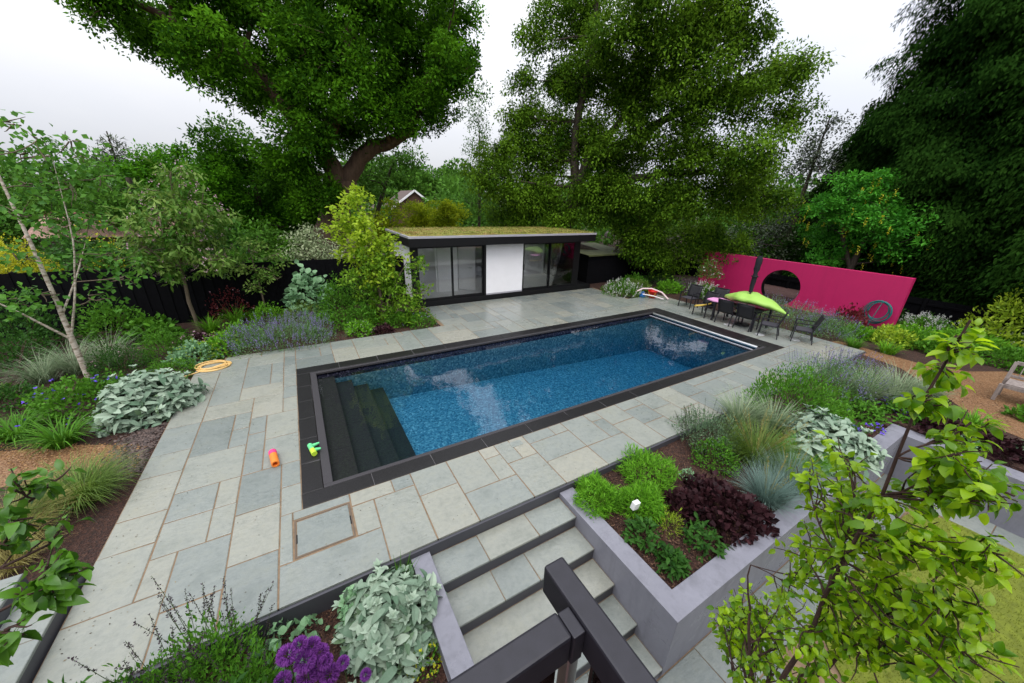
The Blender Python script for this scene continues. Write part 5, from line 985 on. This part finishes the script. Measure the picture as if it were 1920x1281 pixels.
YSHR = [(5.3,24.47,3.08,1.43),(7.58,25.24,3.07,1.55),(8.42,22.4,3.35,1.28),(4.71,25.92,3.98,1.28),(3.35,24.2,2.77,1.2),(6.25,23.97,4.04,1.09),(8.44,24.57,2.42,1.4)]
MIDT = [(4.78,25.58,5.22,1.69),(6.28,26.16,5.96,1.45),(4.53,24.88,6.89,1.0),(7.28,25.89,6.32,1.13),(3.51,25.38,5.15,1.18)]
LAB = [(21.87,7.18,4.39,1.2),(22.57,7.87,3.19,1.21),(21.49,5.92,3.56,1.3),(22.99,6.53,2.33,1.26),(22.03,5.14,2.75,0.92),(21.36,8.11,4.13,0.85),(23.15,4.87,2.07,0.76),(21.88,6.48,5.04,0.74),(21.81,7.61,5.28,0.6)]
HOL = [(24.83,10.66,7.59,0.83),(25.35,11.21,6.1,1.03),(24.54,9.81,6.24,1.06),(25.33,11.26,4.4,1.36),(24.71,10.11,8.23,0.56)]
LB1 = [(-11.21,28.95,3.49,1.43),(-12.27,30.42,4.21,1.03),(-9.03,28.16,4.31,1.27),(-10.72,30.99,5.09,0.99)]
LB2 = [(-7.0,32.3,4.82,1.63),(-5.79,34.32,4.97,1.82),(-5.5,31.09,5.89,0.93),(-4.51,34.5,4.35,1.61),(-8.1,31.21,4.15,1.53),(-7.18,31.9,5.67,0.78)]
LB3 = [(-6.63,24.14,3.43,1.19),(-5.69,25.73,3.42,1.12),(-7.2,22.82,3.01,0.9),(-4.15,26.02,2.92,1.1),(-8.47,22.92,2.99,0.85)]
HDG = [(-6.89,16.1,2.86,0.57),(-6.65,16.77,2.5,0.56),(-5.81,16.05,2.24,0.51),(-5.54,17.17,1.92,0.57),(-4.51,16.68,1.94,0.59),(-3.73,17.0,2.05,0.63),(-2.29,17.75,2.1,0.72),(-1.19,17.35,2.31,0.74),(-0.58,17.55,1.75,0.69),(-1.81,16.84,1.6,0.54)]
CHER = [(-2.59,13.98,4.38,0.49),(-3.17,14.49,3.82,0.5),(-2.21,13.52,3.71,0.56),(-1.99,14.69,3.24,0.43),(-3.24,13.56,3.15,0.54),(-2.81,13.81,2.85,0.64),(-2.23,14.49,2.62,0.5),(-3.54,13.62,2.45,0.49),(-3.27,13.89,1.96,0.52),(-2.3,13.34,2.14,0.4),(-3.86,14.03,2.85,0.3),(-2.59,14.02,3.41,0.51),(-1.97,13.82,2.21,0.35)]
BIR = [(-4.15,11.07,5.07,0.18),(-4.16,11.81,4.89,0.18),(-3.38,10.71,4.8,0.17),(-4.43,11.71,4.58,0.24),(-3.8,10.85,4.47,0.21),(-3.44,11.16,4.61,0.15),(-4.4,11.51,3.99,0.24),(-3.72,11.05,4.02,0.29),(-3.32,11.41,4.24,0.26),(-4.22,10.21,3.55,0.25),(-4.31,11.42,3.19,0.3),(-3.7,11.27,3.3,0.27),(-4.55,10.59,2.77,0.23),(-4.23,11.51,2.52,0.32),(-3.46,10.95,2.67,0.28),(-4.59,10.79,2.01,0.25),(-4.71,10.18,1.95,0.23),(-4.01,10.93,1.8,0.27),(-3.37,10.81,2.23,0.24)]
MAP = [(1.7,12.6,3.59,0.65),(1.29,13.09,3.01,0.56),(1.96,12.19,3.07,0.62),(1.52,13.06,2.33,0.66),(2.03,12.35,2.06,0.74),(2.73,12.32,2.38,0.51),(2.02,12.87,1.08,0.85),(2.72,12.31,1.32,0.7),(2.24,12.55,0.37,0.81),(2.82,11.9,0.48,0.62),(3.53,12.46,1.78,0.4),(3.5,12.25,0.89,0.37),(1.5,12.44,1.57,0.49),(3.34,12.55,0.03,0.48)]
PEAR = [(1.64,0.19,3.67,0.05),(1.75,0.2,3.55,0.06),(1.56,0.17,3.5,0.04),(1.76,0.09,3.39,0.05),(1.6,0.07,3.34,0.05),(1.92,0.34,3.0,0.09),(1.97,0.36,2.82,0.09),(1.95,0.45,2.85,0.05),(1.79,0.2,3.0,0.1),(1.63,0.06,3.17,0.09),(1.73,0.02,3.27,0.06),(1.63,-0.05,3.27,0.05),(1.88,0.24,2.65,0.11),(1.66,0.09,2.91,0.11),(1.54,-0.03,3.05,0.07),(1.71,0.07,2.62,0.12),(1.89,0.19,2.4,0.12),(1.88,0.27,1.98,0.16),(1.95,0.42,1.73,0.12),(1.79,0.14,2.0,0.15),(1.66,-0.01,2.44,0.12),(2.04,0.52,1.62,0.07),(1.6,-0.12,2.89,0.07),(1.72,-0.07,2.64,0.1),(1.89,0.22,2.8,0.08),(1.6,-0.09,3.1,0.05),(1.88,0.24,1.7,0.14),(1.64,0.09,2.43,0.1),(1.56,0.0,2.8,0.08),(1.62,-0.1,2.54,0.1),(1.57,-0.18,2.74,0.07),(1.96,0.39,1.91,0.09)]
LFT = [(-0.86,1.47,3.14,0.05),(-0.81,1.55,3.1,0.05),(-0.84,1.44,3.05,0.06),(-0.84,1.53,2.89,0.06),(-0.9,1.42,2.99,0.05),(-0.7,1.16,3.08,0.04),(-0.67,1.17,3.04,0.04),(-0.74,1.13,3.04,0.04),(-0.73,1.14,2.99,0.03),(-0.74,1.07,2.97,0.03)]
def az_(b): return math.degrees(math.atan2(b[0], b[1])), math.degrees(b[3] * 1.15 / math.hypot(b[0], b[1]))
OAK = [b for b in OAK if b[2] < 9 or az_(b)[0] + az_(b)[1] < 26.2]
tree('oak', 'huge dark oak with twisting limbs left of the garden room', 'tree', (1.15, 19.5, -.05),
     [([(1.15, 19.5, -.1), (1.25, 19.45, 2), (2.0, 19.4, 3.9), (2.3, 19.4, 4.6)], [.95, .75, .62, .58]), ([(2.3, 19.4, 4.6), (3.4, 19.2, 6.0), (4.4, 19.0, 6.3), (5.4, 18.8, 7.0), (6.3, 18.5, 9.4)], [.42, .34, .28, .22, .12]),
      ([(2.1, 19.4, 4.2), (1.7, 19.3, 5.6), (.9, 19.4, 6.7), (-.1, 19.5, 8.2), (-1.6, 19.4, 9.2), (-3.4, 19.6, 9.8)], [.45, .40, .34, .28, .2, .08]), ([(1.5, 19.3, 5.8), (2.2, 19.2, 7.0), (2.7, 19.3, 8.6), (3.4, 19.2, 10.4), (3.6, 19.2, 12.5)], [.36, .32, .28, .22, .12])],
     OAK + [(-2.6, 20.5, 9.0, 1.2), (3.6, 17.6, 7.2, 1.2), (5.6, 18.0, 7.6, 1.2), (7.4, 18.6, 9.8, 1.2), (.2, 20.5, 8.3, 1.5), (2.9, 20.5, 6.8, 1.5), (-1.0, 20, 10.6, 1.6), (1.2, 17.0, 9.2, 1.3), (3.6, 17.8, 11.6, 1.5), (5.6, 20.5, 9.2, 1.6), (1.2, 18.2, 4.0, 1.0)], G['oak'], M['bark_oak'], L=.155, W=.10, tuft=(20, .48, 125, .8), limbr=.09, seed=11)
tree('hornbeam', 'fresh green tree filling the space under the left side of the oak', 'tree', (-1.6, 23.5, -.05), [([(-1.6, 23.5, -.1), (-1.5, 23.6, 2.5), (-1.4, 23.7, 5)], [.3, .24, .1])], MAPL + [(-3.6, 22.6, 3.4, 1.2), (.2, 23.2, 2.4, 1.5), (1.0, 24.5, 3.4, 1.6), (-3.2, 23, 1.8, 1.2)], G['mapl'], M['bark'], L=.17, W=.105, tuft=(20, .48, 100, .75), seed=12)
tree('beech', 'broad weeping beech with many spreading limbs behind the garden room and magenta wall', 'tree', (12.95, 16.9, -.05),
     [([(12.95, 16.9, -.1), (13.0, 16.7, 1.4), (13.05, 16.5, 2.8), (13.3, 16.3, 4.6), (13.8, 15.8, 6.3)], [.62, .40, .33, .30, .25]), ([(13.8, 15.8, 6.3), (14.3, 15.3, 7.2), (14.9, 14.8, 8.1), (15.6, 14.1, 10.4), (15.8, 13.9, 12.5)], [.20, .18, .14, .1, .05]), ([(13.3, 16.3, 4.8), (13.2, 16.4, 6.5), (13.2, 16.4, 8.2), (13.5, 16.1, 10.6), (13.4, 16, 13)], [.26, .22, .2, .15, .07]),
      ([(13.6, 16.0, 5.6), (14.6, 15.0, 6.5), (16.1, 13.4, 7.9), (17.4, 11.7, 8.9), (18.6, 10.6, 9.6)], [.24, .22, .18, .13, .06]), ([(13.2, 16.4, 3.8), (15.2, 14.5, 5.2), (16.4, 12.8, 5.5), (17.6, 11.5, 5.6), (19, 10.4, 5.2)], [.22, .2, .16, .12, .05]), ([(13.0, 16.6, 1.8), (14.6, 15.6, 1.5), (16.0, 14.6, .9)], [.25, .18, .1])],
     [(b[0], b[1], b[2] + (.6 if b[1] < 11.3 and b[2] < 4.6 else 0), b[3] * (.72 if b[1] < 11.3 and b[2] < 4.6 else 1)) for b in BEECH if abs(b[0] - 16.71) > .05 and (b[2] < 7.2 or az_(b)[0] - az_(b)[1] > 29.6)] + [(13.0, 15.2, 5.0, 1.0), (13.6, 14.6, 6.6, 1.0), (14.6, 13.8, 7.4, 1.1), (12.3, 16.0, 3.4, 1.0), (14.4, 14.0, 4.6, 1.1), (11.4, 17.0, 4.4, 1.2), (10.95, 17.9, 9.6, .8), (11.35, 17.8, 11.3, .85), (10.6, 18, 8.0, .9), (12.6, 17.2, 6.5, 1.2), (11.6, 17.6, 8.0, 1.3), (13.6, 15.4, 7.6, 1.0), (12.0, 17.2, 4.2, 1.1), (13.7, 15.0, 3.6, .9), (13.2, 17.2, 9.6, 1.2), (12.6, 17.6, 9.9, .8), (11.2, 18.2, 6.6, 1.5), (12.2, 17.6, 5.4, 1.2), (14.8, 15.2, 5.2, 1.2), (9.6, 17.8, 6.4, 1.3), (10.2, 17.9, 2.6, 1.4), (15.6, 13.6, 3.0, 1.3), (14.9, 14.6, 8.8, 1.3), (16.2, 13.6, 2.0, 1.3), (13.9, 16.6, 7.0, 1.0), (18.6, 12.4, 2.6, 1.5), (19.4, 11.0, 2.2, 1.3), (17.4, 12.8, 1.6, 1.2), (16.6, 12.6, 11.6, 1.5), (20.6, 11.2, 5.6, 1.2)], G['beech'], M['bark'], L=.155, W=.09, tuft=(27, .52, 95, .8), droop=-.7, limbr=.07, twigs=7, seed=13, flat_=.7)
tree('birch', 'thin airy birch seen between the oak and the beech', 'tree', (11.5, 24.5, -.05), [([(11.5, 24.5, -.1), (11.6, 24.5, 5), (11.5, 24.4, 9.4)], [.12, .08, .01])], THIN, G['farleaf'], M['bark'], L=.15, W=.09, tuft=(9, .5, 45, .8), droop=-.6, limbr=.03, seed=14)
YSHR = [(a, b, c - .35, d * .9) for a, b, c, d in YSHR if c < 3.5]
for k, (bx, by, lab) in enumerate([(5.0, 25.0, 'yellow-green shrub behind the left end of the sedum roof'), (7.6, 24.9, 'yellow-green shrub below the distant white gable'), (8.6, 23.2, 'yellow-green shrub behind the middle of the sedum roof')]):
    bl = [b for b in YSHR if abs(b[0] - bx) < 1.4] or YSHR[:2]; tree('yellow_shrub', lab, 'shrub', (bx, by, -.05), [([(bx, by, -.1), (bx, by, 1.8), (bx, by, 3)], [.1, .08, .03])], bl + [(bx, by, 1.4, 1.3)], G['yshr'], M['bark'], L=.18, W=.10, tuft=(18, .4, 60, .7), seed=20 + k, group='yellow-green shrubs behind the garden room')
tree('ash', 'open green tree between the oak trunk and the distant gable', 'tree', (4.6, 26, -.05), [([(4.6, 26, -.1), (4.8, 26, 3), (6.2, 26, 6.2)], [.2, .15, .06])], MIDT, G['farleaf'], M['bark'], L=.22, W=.13, dens=38, m=10, seed=24)
lt = tree('laburnum', 'bright green tree with hanging yellow flowers behind the magenta wall', 'tree', (21.9, 6.6, -.05), [([(21.9, 6.6, -.1), (22, 6.5, 1.4), (22.1, 6.4, 2.8)], [.18, .15, .1]), ([(22, 6.5, 1.6), (21.9, 7.2, 3.0), (21.8, 7.4, 4.6)], [.1, .08, .04])], LAB + [(21.9, 7.4, 1.9, .9), (22.6, 6.0, 4.3, 1.0), (22.2, 6.9, 5.2, .7)], G['lableaf'], M['bark'], L=.16, W=.085, tuft=(26, .36, 70, .5), seed=15)
r = nr_(); mb = MB()
for bx, by, bz, br in LAB[:8] + LAB[:8]:
    for q in range(3):
        d = nrm(r.normal(0, 1, 3)); d[0] = -abs(d[0]); p_ = np.array([bx, by, bz]) + d * br * np.array([1, 1, .9]) - np.array([21.9, 6.6, -.05]); n = 24
        P = p_ - UP * (r.random(n) * .32)[:, None] + r.normal(0, .022, (n, 3)); mb.leaf4(P, r.normal(0, 1, (n, 3)), r.normal(0, 1, (n, 3)), .045, .04, r.random(n))
mb.build('flower_racemes', G['labflower'], lt)['kind'] = 'stuff'
tree('holly', 'thin grey-green tree between the beech and the dark conifers', 'tree', (25, 10.6, -.05), [([(25, 10.6, -.1), (25, 10.6, 4), (24.8, 10.3, 8.6)], [.18, .12, .03])], HOL + [(25.3, 11.6, 2.6, 1.5), (24.6, 12.6, 2.2, 1.5), (25, 9.6, 2.5, 1.4), (25, 10.6, 6.9, .9)], G['holly'], M['bark'], L=.15, W=.09, tuft=(12, .5, 60, .8), limbr=.03, seed=16)
def conifer(label, x, y, h, R, ns, seed, top=.02, lo=.0):
    t = thing('conifer', label, 'tree', (x, y, -.05), 0, 'dark conifers on the right'); r = rng_(seed); mb = MB(); mb.tube([(0, 0, -.1), (0, 0, h * .5), (0, 0, h * .96)], [R * .10, R * .07, .03], 10); mb.build('trunk', M['bark_grey'], t, True)
    u = r.random(ns); z = h * (lo + (1 - lo) * (1 - np.sqrt(1 - u * .985))); az = r.uniform(0, 2 * pi, ns); prof = R * ((1 - z / h) ** .62) * (.86 + .14 * np.minimum(1, z / (h * .12)))
    lump = 1 + .13 * np.sin(7 * az + z * 1.1) + .10 * np.sin(3 * az - 2.3 * z) + .07 * np.sin(13 * az + 4.1 * z); depth = np.sqrt(r.uniform(.35, 1, ns)); rr = prof * lump * depth + top
    out_ = np.stack([np.cos(az), np.sin(az), np.zeros(ns)], 1); c = out_ * rr[:, None] + UP * z[:, None]; ct = np.clip(.42 + .16 * np.sin(7 * az + z * 1.1) + r.normal(0, .16, ns), 0, 1); m = 22
    s = np.tile(np.linspace(-.1, 1, m), ns); Q = np.repeat(c, m, 0); o = np.repeat(out_, m, 0); side = np.stack([-o[:, 1], o[:, 0], np.zeros(len(o))], 1); SL = .85
    Q = Q + o * (SL * .5 * s)[:, None] + UP * (.15 * s - SL * .6 * s ** 2)[:, None] + side * (r.normal(0, .2, len(s)) * (1.1 - .6 * s))[:, None] + r.normal(0, .07, (len(s), 3))
    D = o * .4 + side * r.normal(0, .28, len(s))[:, None] - UP * (.5 + .9 * r.random(len(s)))[:, None] + r.normal(0, .22, (len(s), 3)); cr = MB(); cr.leaf4(Q, D, UP + o * .8 + r.normal(0, .35, (len(s), 3)), r.uniform(.11, .22, len(s)), .075, np.clip(np.repeat(ct, m) + r.normal(0, .12, len(s)), 0, 1)); cr.build('foliage', G['thuja'], t)
conifer('towering dark conifer at the right, its left edge sloping up against the sky', 27.5, 4.2, 34, 5.5, 27000, 31); conifer('towering dark conifer nearest the right edge of the photo', 23.6, -1.2, 28, 4.6, 16000, 32, lo=.04); conifer('dark conifer filling the gap behind the laburnum', 27.0, 8.4, 10.5, 3.0, 6500, 33); conifer('dark conifer beyond the right edge of the magenta wall', 25.5, 1.8, 26, 4.0, 12000, 34)
# blossom tree, birch, golden tree by the house
tree('young_tree', 'slender olive green young tree against the black fence right of the blossom tree', 'tree', (-1.35, 14.7, -.05), [([(-1.35, 14.7, -.1), (-1.33, 14.7, .9), (-1.4, 14.7, 2.3)], [.03, .025, .008])], [(-1.75, 14.6, 1.75, .5), (-1.0, 14.6, 1.45, .5), (-1.35, 14.65, 2.25, .5), (-.65, 14.7, 2.0, .4), (-1.5, 14.5, 1.1, .35)], G['cherryleaf'], M['bark_grey'], L=.13, W=.07, tuft=(40, .2, 26, .6), droop=-.3, limbr=.02, seed=44)
ct = tree('cherry', 'small blossom tree with drooping bronze-green leaves and pink flowers before the black fence', 'tree', (-3.05, 13.85, -.05), [([(-3.05, 13.85, -.1), (-3.1, 13.85, .9), (-3.05, 13.85, 1.9), (-2.85, 13.9, 3.0), (-2.7, 13.95, 4.5)], [.05, .046, .04, .028, .01])], [(a, b, c, d * 1.22) for a, b, c, d in CHER], G['cherryleaf'], M['bark_grey'], L=.20, W=.075, tuft=(40, .24, 26, .5), droop=-.7, limbr=.035, seed=41)
mb = MB(); r = nr_()
for bx, by, bz, br in CHER[:10]:
    n = 20; P = np.array([bx, by, bz]) + nrm(r.normal(0, 1, (n, 3))) * br * .9 - np.array([-3.05, 13.85, -.05]); Q = np.repeat(P, 5, 0) + r.normal(0, .025, (n * 5, 3)); mb.leaf4(Q, r.normal(0, 1, Q.shape), r.normal(0, 1, Q.shape) + UP, .045, .035, r.random(len(Q)))
mb.build('blossom', G['pinkfl'], ct)['kind'] = 'stuff'
tree('birch', 'young white barked birch at the left edge of the flower border', 'tree', (-4.54, 10.92, -.05), [([(-4.54, 10.92, -.1), (-4.53, 10.92, .9), (-4.5, 10.92, 2.0), (-4.52, 10.95, 3.4), (-4.55, 10.95, 5.6)], [.058, .048, .037, .026, .008]), ([(-4.53, 10.92, 1.0), (-4.2, 10.9, 1.9), (-3.9, 10.9, 3.0), (-3.75, 10.9, 4.5)], [.024, .018, .012, .004]), ([(-4.53, 10.92, .95), (-4.9, 10.7, 1.6), (-5.4, 10.5, 2.3)], [.024, .018, .006]), ([(-4.51, 10.92, 1.5), (-4.15, 11.2, 2.3), (-3.9, 11.3, 2.9)], [.02, .015, .005])], [(a, b, c, d * 1.35) for a, b, c, d in BIR], G['birchleaf'], M['birch'], L=.13, W=.10, dens=110, m=5, droop=-.4, clump=.42, limbr=.022, twigs=3, seed=42, seg=12)
gt = tree('golden_tree', 'yellow-green leafy tree at the left corner of the garden room', 'tree', (2.2, 12.45, -.05), [([(2.2, 12.45, -.1), (2.15, 12.5, 1.2), (2.0, 12.6, 2.5), (1.75, 12.65, 4.0)], [.06, .05, .035, .012]), ([(2.2, 12.45, .2), (2.6, 12.4, 1.2), (3.1, 12.3, 2.0)], [.04, .03, .01])], [b for b in MAP if b[2] < 2.2], G['goldlow'], M['bark_grey'], L=.13, W=.07, tuft=(48, .2, 34, .7), droop=-.2, limbr=.03, seed=43)
mb = MB(); r = nr_()
for bx, by, bz, br in [b for b in MAP if b[2] >= 2.0] + [(1.75, 12.75, 3.1, .5), (1.7, 12.7, 2.5, .55), (1.66, 12.62, 4.05, .3)]:
    nc = int(80 * br * br) + 3; d = nrm(r.normal(0, 1, (nc, 3))); c = np.array([bx, by, bz]) + d * (br * np.sqrt(r.uniform(.05, 1, nc)))[:, None] - np.array([2.2, 12.45, -.05]); Q = np.repeat(c, 10, 0) + r.normal(0, .085, (nc * 10, 3)); od = np.repeat(d, 10, 0)
    mb.leaf4(Q, od * .5 + r.normal(0, .6, Q.shape) - UP * .15, UP + od * .4 + r.normal(0, .4, Q.shape), .15 * r.uniform(.6, 1.2, len(Q)), .09, np.clip(np.repeat(r.random(nc), 10) * .5 + .3 + r.normal(0, .15, len(Q)), 0, 1))
mb.build('golden_crown', G['goldmap'], gt)
# hedge plants and trees beyond the left fence
hk = ['laurel', 'elder', 'privet', 'hazel', 'holly_bush', 'dogwood', 'spindle', 'viburnum', 'hawthorn', 'laurel']
hl = ['dark green hedge bush beyond the fence at the far left edge', 'dark hedge bush beyond the fence behind the birch trunk', 'hedge bush beyond the fence between birch and blossom tree, left of the pair', 'hedge bush beyond the fence between birch and blossom tree, right of the pair', 'dark hedge bush beyond the fence just behind the blossom tree', 'hedge bush beyond the fence right behind the blossom tree crown', 'hedge bush beyond the fence right of the blossom tree', 'tall hedge bush beyond the fence under the oak', 'light green bush over the fence right of the red leaved shrub', 'low dark bush beyond the fence right of the blossom tree']
for k, b in enumerate(HDG):
    if k < 2: continue
    tree('hedge_bush', hl[k], 'bush', (b[0], b[1], -.05), [([(b[0], b[1], -.1), (b[0], b[1], b[2])], [.06, .02])], [(b[0], b[1], b[2], b[3] * 1.15), (b[0], b[1], b[2] * .5, b[3] * 1.3)], G[['dark', 'green', 'dark', 'farleaf'][k % 4] if k != 8 else 'bright'], M['bark'], L=.14, W=.08, dens=170, m=10, seed=60 + k, group='hedge bushes beyond the fence')
bush('gold_hedge', 'golden yellow clipped hedge top showing over the fence at the far left', 'hedge', -7.2, 16.3, -.05, .9, 2.3, 'gold', 15000, .06, .035, inner=.88); bush('yellow_shrub', 'small golden yellow shrub behind the birch branches', 'shrub', -6.1, 18.9, -.05, .75, 2.5, 'gold', 1500, .10, .06)
tree('variegated_bush', 'pale grey-green bush over the fence beside the golden tree', 'bush', (.35, 17, -.05), [([(.35, 17, -.1), (.35, 17, 1.5)], [.08, .03])], [(.2, 17.2, 2.0, .85), (.9, 17.0, 1.7, .8), (-.3, 17, 1.5, .7), (.5, 17.1, 2.5, .5)], G['palevar'], M['bark'], L=.13, W=.06, dens=190, m=9, seed=75)
for k, (nm, lab, bl, mt, bx, by) in enumerate([('far_tree', 'green tree beyond the fence at the far left, behind the birch', LB1, 'farleaf', -10.8, 29.5), ('far_tree', 'green tree beyond the fence left of the hornbeam, highest of the far left trees', LB2, 'mapl', -6.2, 32.6), ('far_tree', 'rounded green tree in front of the far left trees, beyond the pinkish roof', LB3, 'farleaf', -6.2, 24.3)]):
    tree(nm, lab, 'tree', (bx, by, -.05), [([(bx, by, -.1), (bx, by, 4.5)], [.25, .1])], bl + ([(bx + d, by, 2.2, 1.7) for d in (-3, -1.2, 1.2, 3)] if k < 2 else []), G[mt], M['bark'], L=.22, W=.13, tuft=(12, .55, 70, .7), seed=80 + k, group='trees beyond the left fence')
tree('pine', 'dark blue-green pine top rising above the far left trees', 'tree', (-8.9, 33.5, -.05), [([(-8.9, 33.5, -.1), (-8.8, 33.4, 7.2)], [.2, .03])], [(-8.7, 33.2, 6.6, .45), (-8.9, 33.2, 5.8, .8), (-8.1, 33.2, 5.4, .7), (-9.5, 33.2, 5.2, .8), (-7.4, 33.2, 5.0, .6)], G['holly'], M['bark'], L=.3, W=.07, dens=70, m=10, seed=85)
for k, (x, y, lab) in enumerate([(-9.6, 19.6, 'dark bush beyond the fence below the pinkish roof, farther left'), (-7.9, 20.6, 'dark bush beyond the fence below the pinkish roof, farther right')]): bush('hedge_bush', lab, 'bush', x, y, -.05, 1.3, 2.1, 'dark', 3000, .15, .09, 'hedge bushes beyond the fence')
# far wooded ground reading as one mass
mb = MB(); r = nr_()
for k in range(150):
    a = R_(r.uniform(-42, 100)); D0 = r.uniform(36, 62); bz = r.uniform(1.2, 4.2); br = r.uniform(2.2, 3.6); c = np.array([D0 * sin(a), D0 * cos(a), bz])
    if 11.5 < np.degrees(a) < 20.5: continue
    n = 620; d = nrm(r.normal(0, 1, (n, 3))); P = c + d * (br * np.sqrt(r.uniform(.4, 1, n)))[:, None]; t0 = r.uniform(.2, .7); mb.leaf4(P, d + r.normal(0, .7, (n, 3)), UP + r.normal(0, .5, (n, 3)), .5, .32, np.clip(t0 + r.normal(0, .2, n), 0, 1))
tag(mb.build('far_wood', G['farleaf']), 'mass of trees and bushes behind the gardens', 'wood', kind='stuff')
mb = MB()
for k in range(46):
    a = R_(r.uniform(8, 24)); D0 = r.uniform(105, 140); bz = r.uniform(4, 10.5); br = r.uniform(3, 5); c = np.array([D0 * sin(a), D0 * cos(a), bz]); n = 700
    d = nrm(r.normal(0, 1, (n, 3))); P = c + d * (br * np.sqrt(r.uniform(.4, 1, n)))[:, None]; mb.leaf4(P, d + r.normal(0, .7, (n, 3)), UP + r.normal(0, .5, (n, 3)), .9, .6, r.random(n))
tag(mb.build('hill_wood', G['farleaf']), 'pale wooded hillside far beyond the garden room', 'wood', kind='stuff')

# ================================================================ NEAR FOLIAGE
def near_tree(name, label, base, trunks, clusters, mat, bark, L, W, per, seed, hub=None, lr=.008):
    r = rng_(seed); base = np.asarray(base, float); t = thing(name, label, 'tree', tuple(base)); mb = MB(); nodes = []
    for P, rad in trunks:
        P = np.asarray(P, float); tt = np.linspace(0, len(P) - 1, (len(P) - 1) * 5 + 1); Q = np.stack([np.interp(tt, np.arange(len(P)), P[:, k]) for k in range(3)], 1); rr = np.interp(tt, np.arange(len(P)), rad); Q[1:-1] += r.normal(0, .006, Q[1:-1].shape); mb.tube(Q, rr, 8); nodes += list(zip(Q, rr))
    NP = np.array([q for q, k in nodes]); NR = np.array([k for q, k in nodes]); lb = MB(); cr = MB()
    for bx, by, bz, br in clusters:
        c = np.array([bx, by, bz]); dd = np.linalg.norm(NP - c, axis=1) + np.maximum(0, NP[:, 2] - c[2] + .05) * 1.5; i = dd.argmin(); P = limb(lb, NP[i], c, min(NR[i] * .7, lr), .003, r, .1, 8, 6)
        tw = [P[4:]]
        for q in range(5): e = c + nrm(r.normal(0, 1, 3)) * br * r.uniform(.7, 1.5); tw.append(limb(lb, P[r.integers(3, 7)], e, .0035, .0015, r, .15, 6, 5))
        for T_ in tw:
            k = per; u = r.uniform(.25, 1, k) * (len(T_) - 1); Q = np.stack([np.interp(u, np.arange(len(T_)), T_[:, a]) for a in range(3)], 1); od = nrm(Q - c + r.normal(0, .02, (k, 3)))
            D = nrm(r.normal(0, .8, (k, 3)) + od * .5 - UP * .1); Q2 = Q + D * L * .28; cr.stems(Q, Q2, .0009); Nn = UP * 1.0 + r.normal(0, .4, (k, 3)); s = r.uniform(.6, 1.15, k)
            cr.leafb(Q2, D, Nn, L * s, W * s, np.clip(.4 + .2 * r.normal() + r.normal(0, .24, k), 0, 1), r.uniform(.2, .9, k), (.12, .85, 1.0, .6, .02), .14)
    for b_ in (mb, lb, cr):
        for k in range(len(b_.v)): b_.v[k] = b_.v[k] - base
    off_ = mb.n; mb.v += lb.v; mb.tint += lb.tint; mb.q += [f + off_ for f in lb.q]; mb.t += [f + off_ for f in lb.t]; mb.n += lb.n
    mb.build('trunk', bark, t, True); cr.build('leaves', mat, t, True); return t
low = [(1.32, .34, 2.45, .10), (1.25, .28, 2.30, .12), (1.42, .22, 2.40, .12), (1.55, .12, 2.50, .12), (1.42, .02, 2.62, .12), (1.30, -.05, 2.70, .12), (1.5, .0, 2.8, .1), (1.15, .02, 2.9, .08), (1.25, .2, 2.1, .14), (1.45, .12, 2.2, .14), (1.35, .36, 2.12, .1), (1.6, .25, 2.35, .1)]
near_tree('pear_tree', 'young pear tree with fresh green leaves close to the camera at the right', (1.64, .18, TERR), [([(1.64, .18, TERR), (1.64, .18, .8), (1.635, .175, 2.0), (1.64, .18, 2.9), (1.64, .18, 3.72)], [.017, .014, .010, .006, .003]), ([(1.638, .177, 1.6), (1.72, .06, 2.3), (1.78, -.02, 2.9)], [.009, .006, .003]), ([(1.638, .18, 1.5), (1.7, .35, 1.9), (1.85, .5, 2.2)], [.012, .008, .003])], PEAR + [(a + dx * d, b + dy * d, c + dz * d, d) for a, b, c, d in PEAR[8:] for dx, dy, dz in ((.9, .6, -.8), (-.5, .9, -.9))], G['pear'], M['twig'], .043, .026, 9, 51)
near_tree('dogwood', 'leafy branches reaching in from the left edge close to the camera', (-1.75, 1.4, -.3), [([(-1.75, 1.4, -.3), (-1.7, 1.4, 1.2), (-1.5, 1.4, 2.4), (-1.15, 1.45, 2.95), (-.85, 1.5, 3.08)], [.025, .02, .014, .008, .004]), ([(-1.5, 1.4, 2.4), (-1.1, 1.2, 2.85), (-.72, 1.15, 3.02)], [.01, .008, .003])], LFT, leafmat('dogwood_leaf', (.04, .13, .010), (.13, .32, .022), trans=.38, rough=.35, spec=.5), M['twig'], .050, .026, 4, 52)
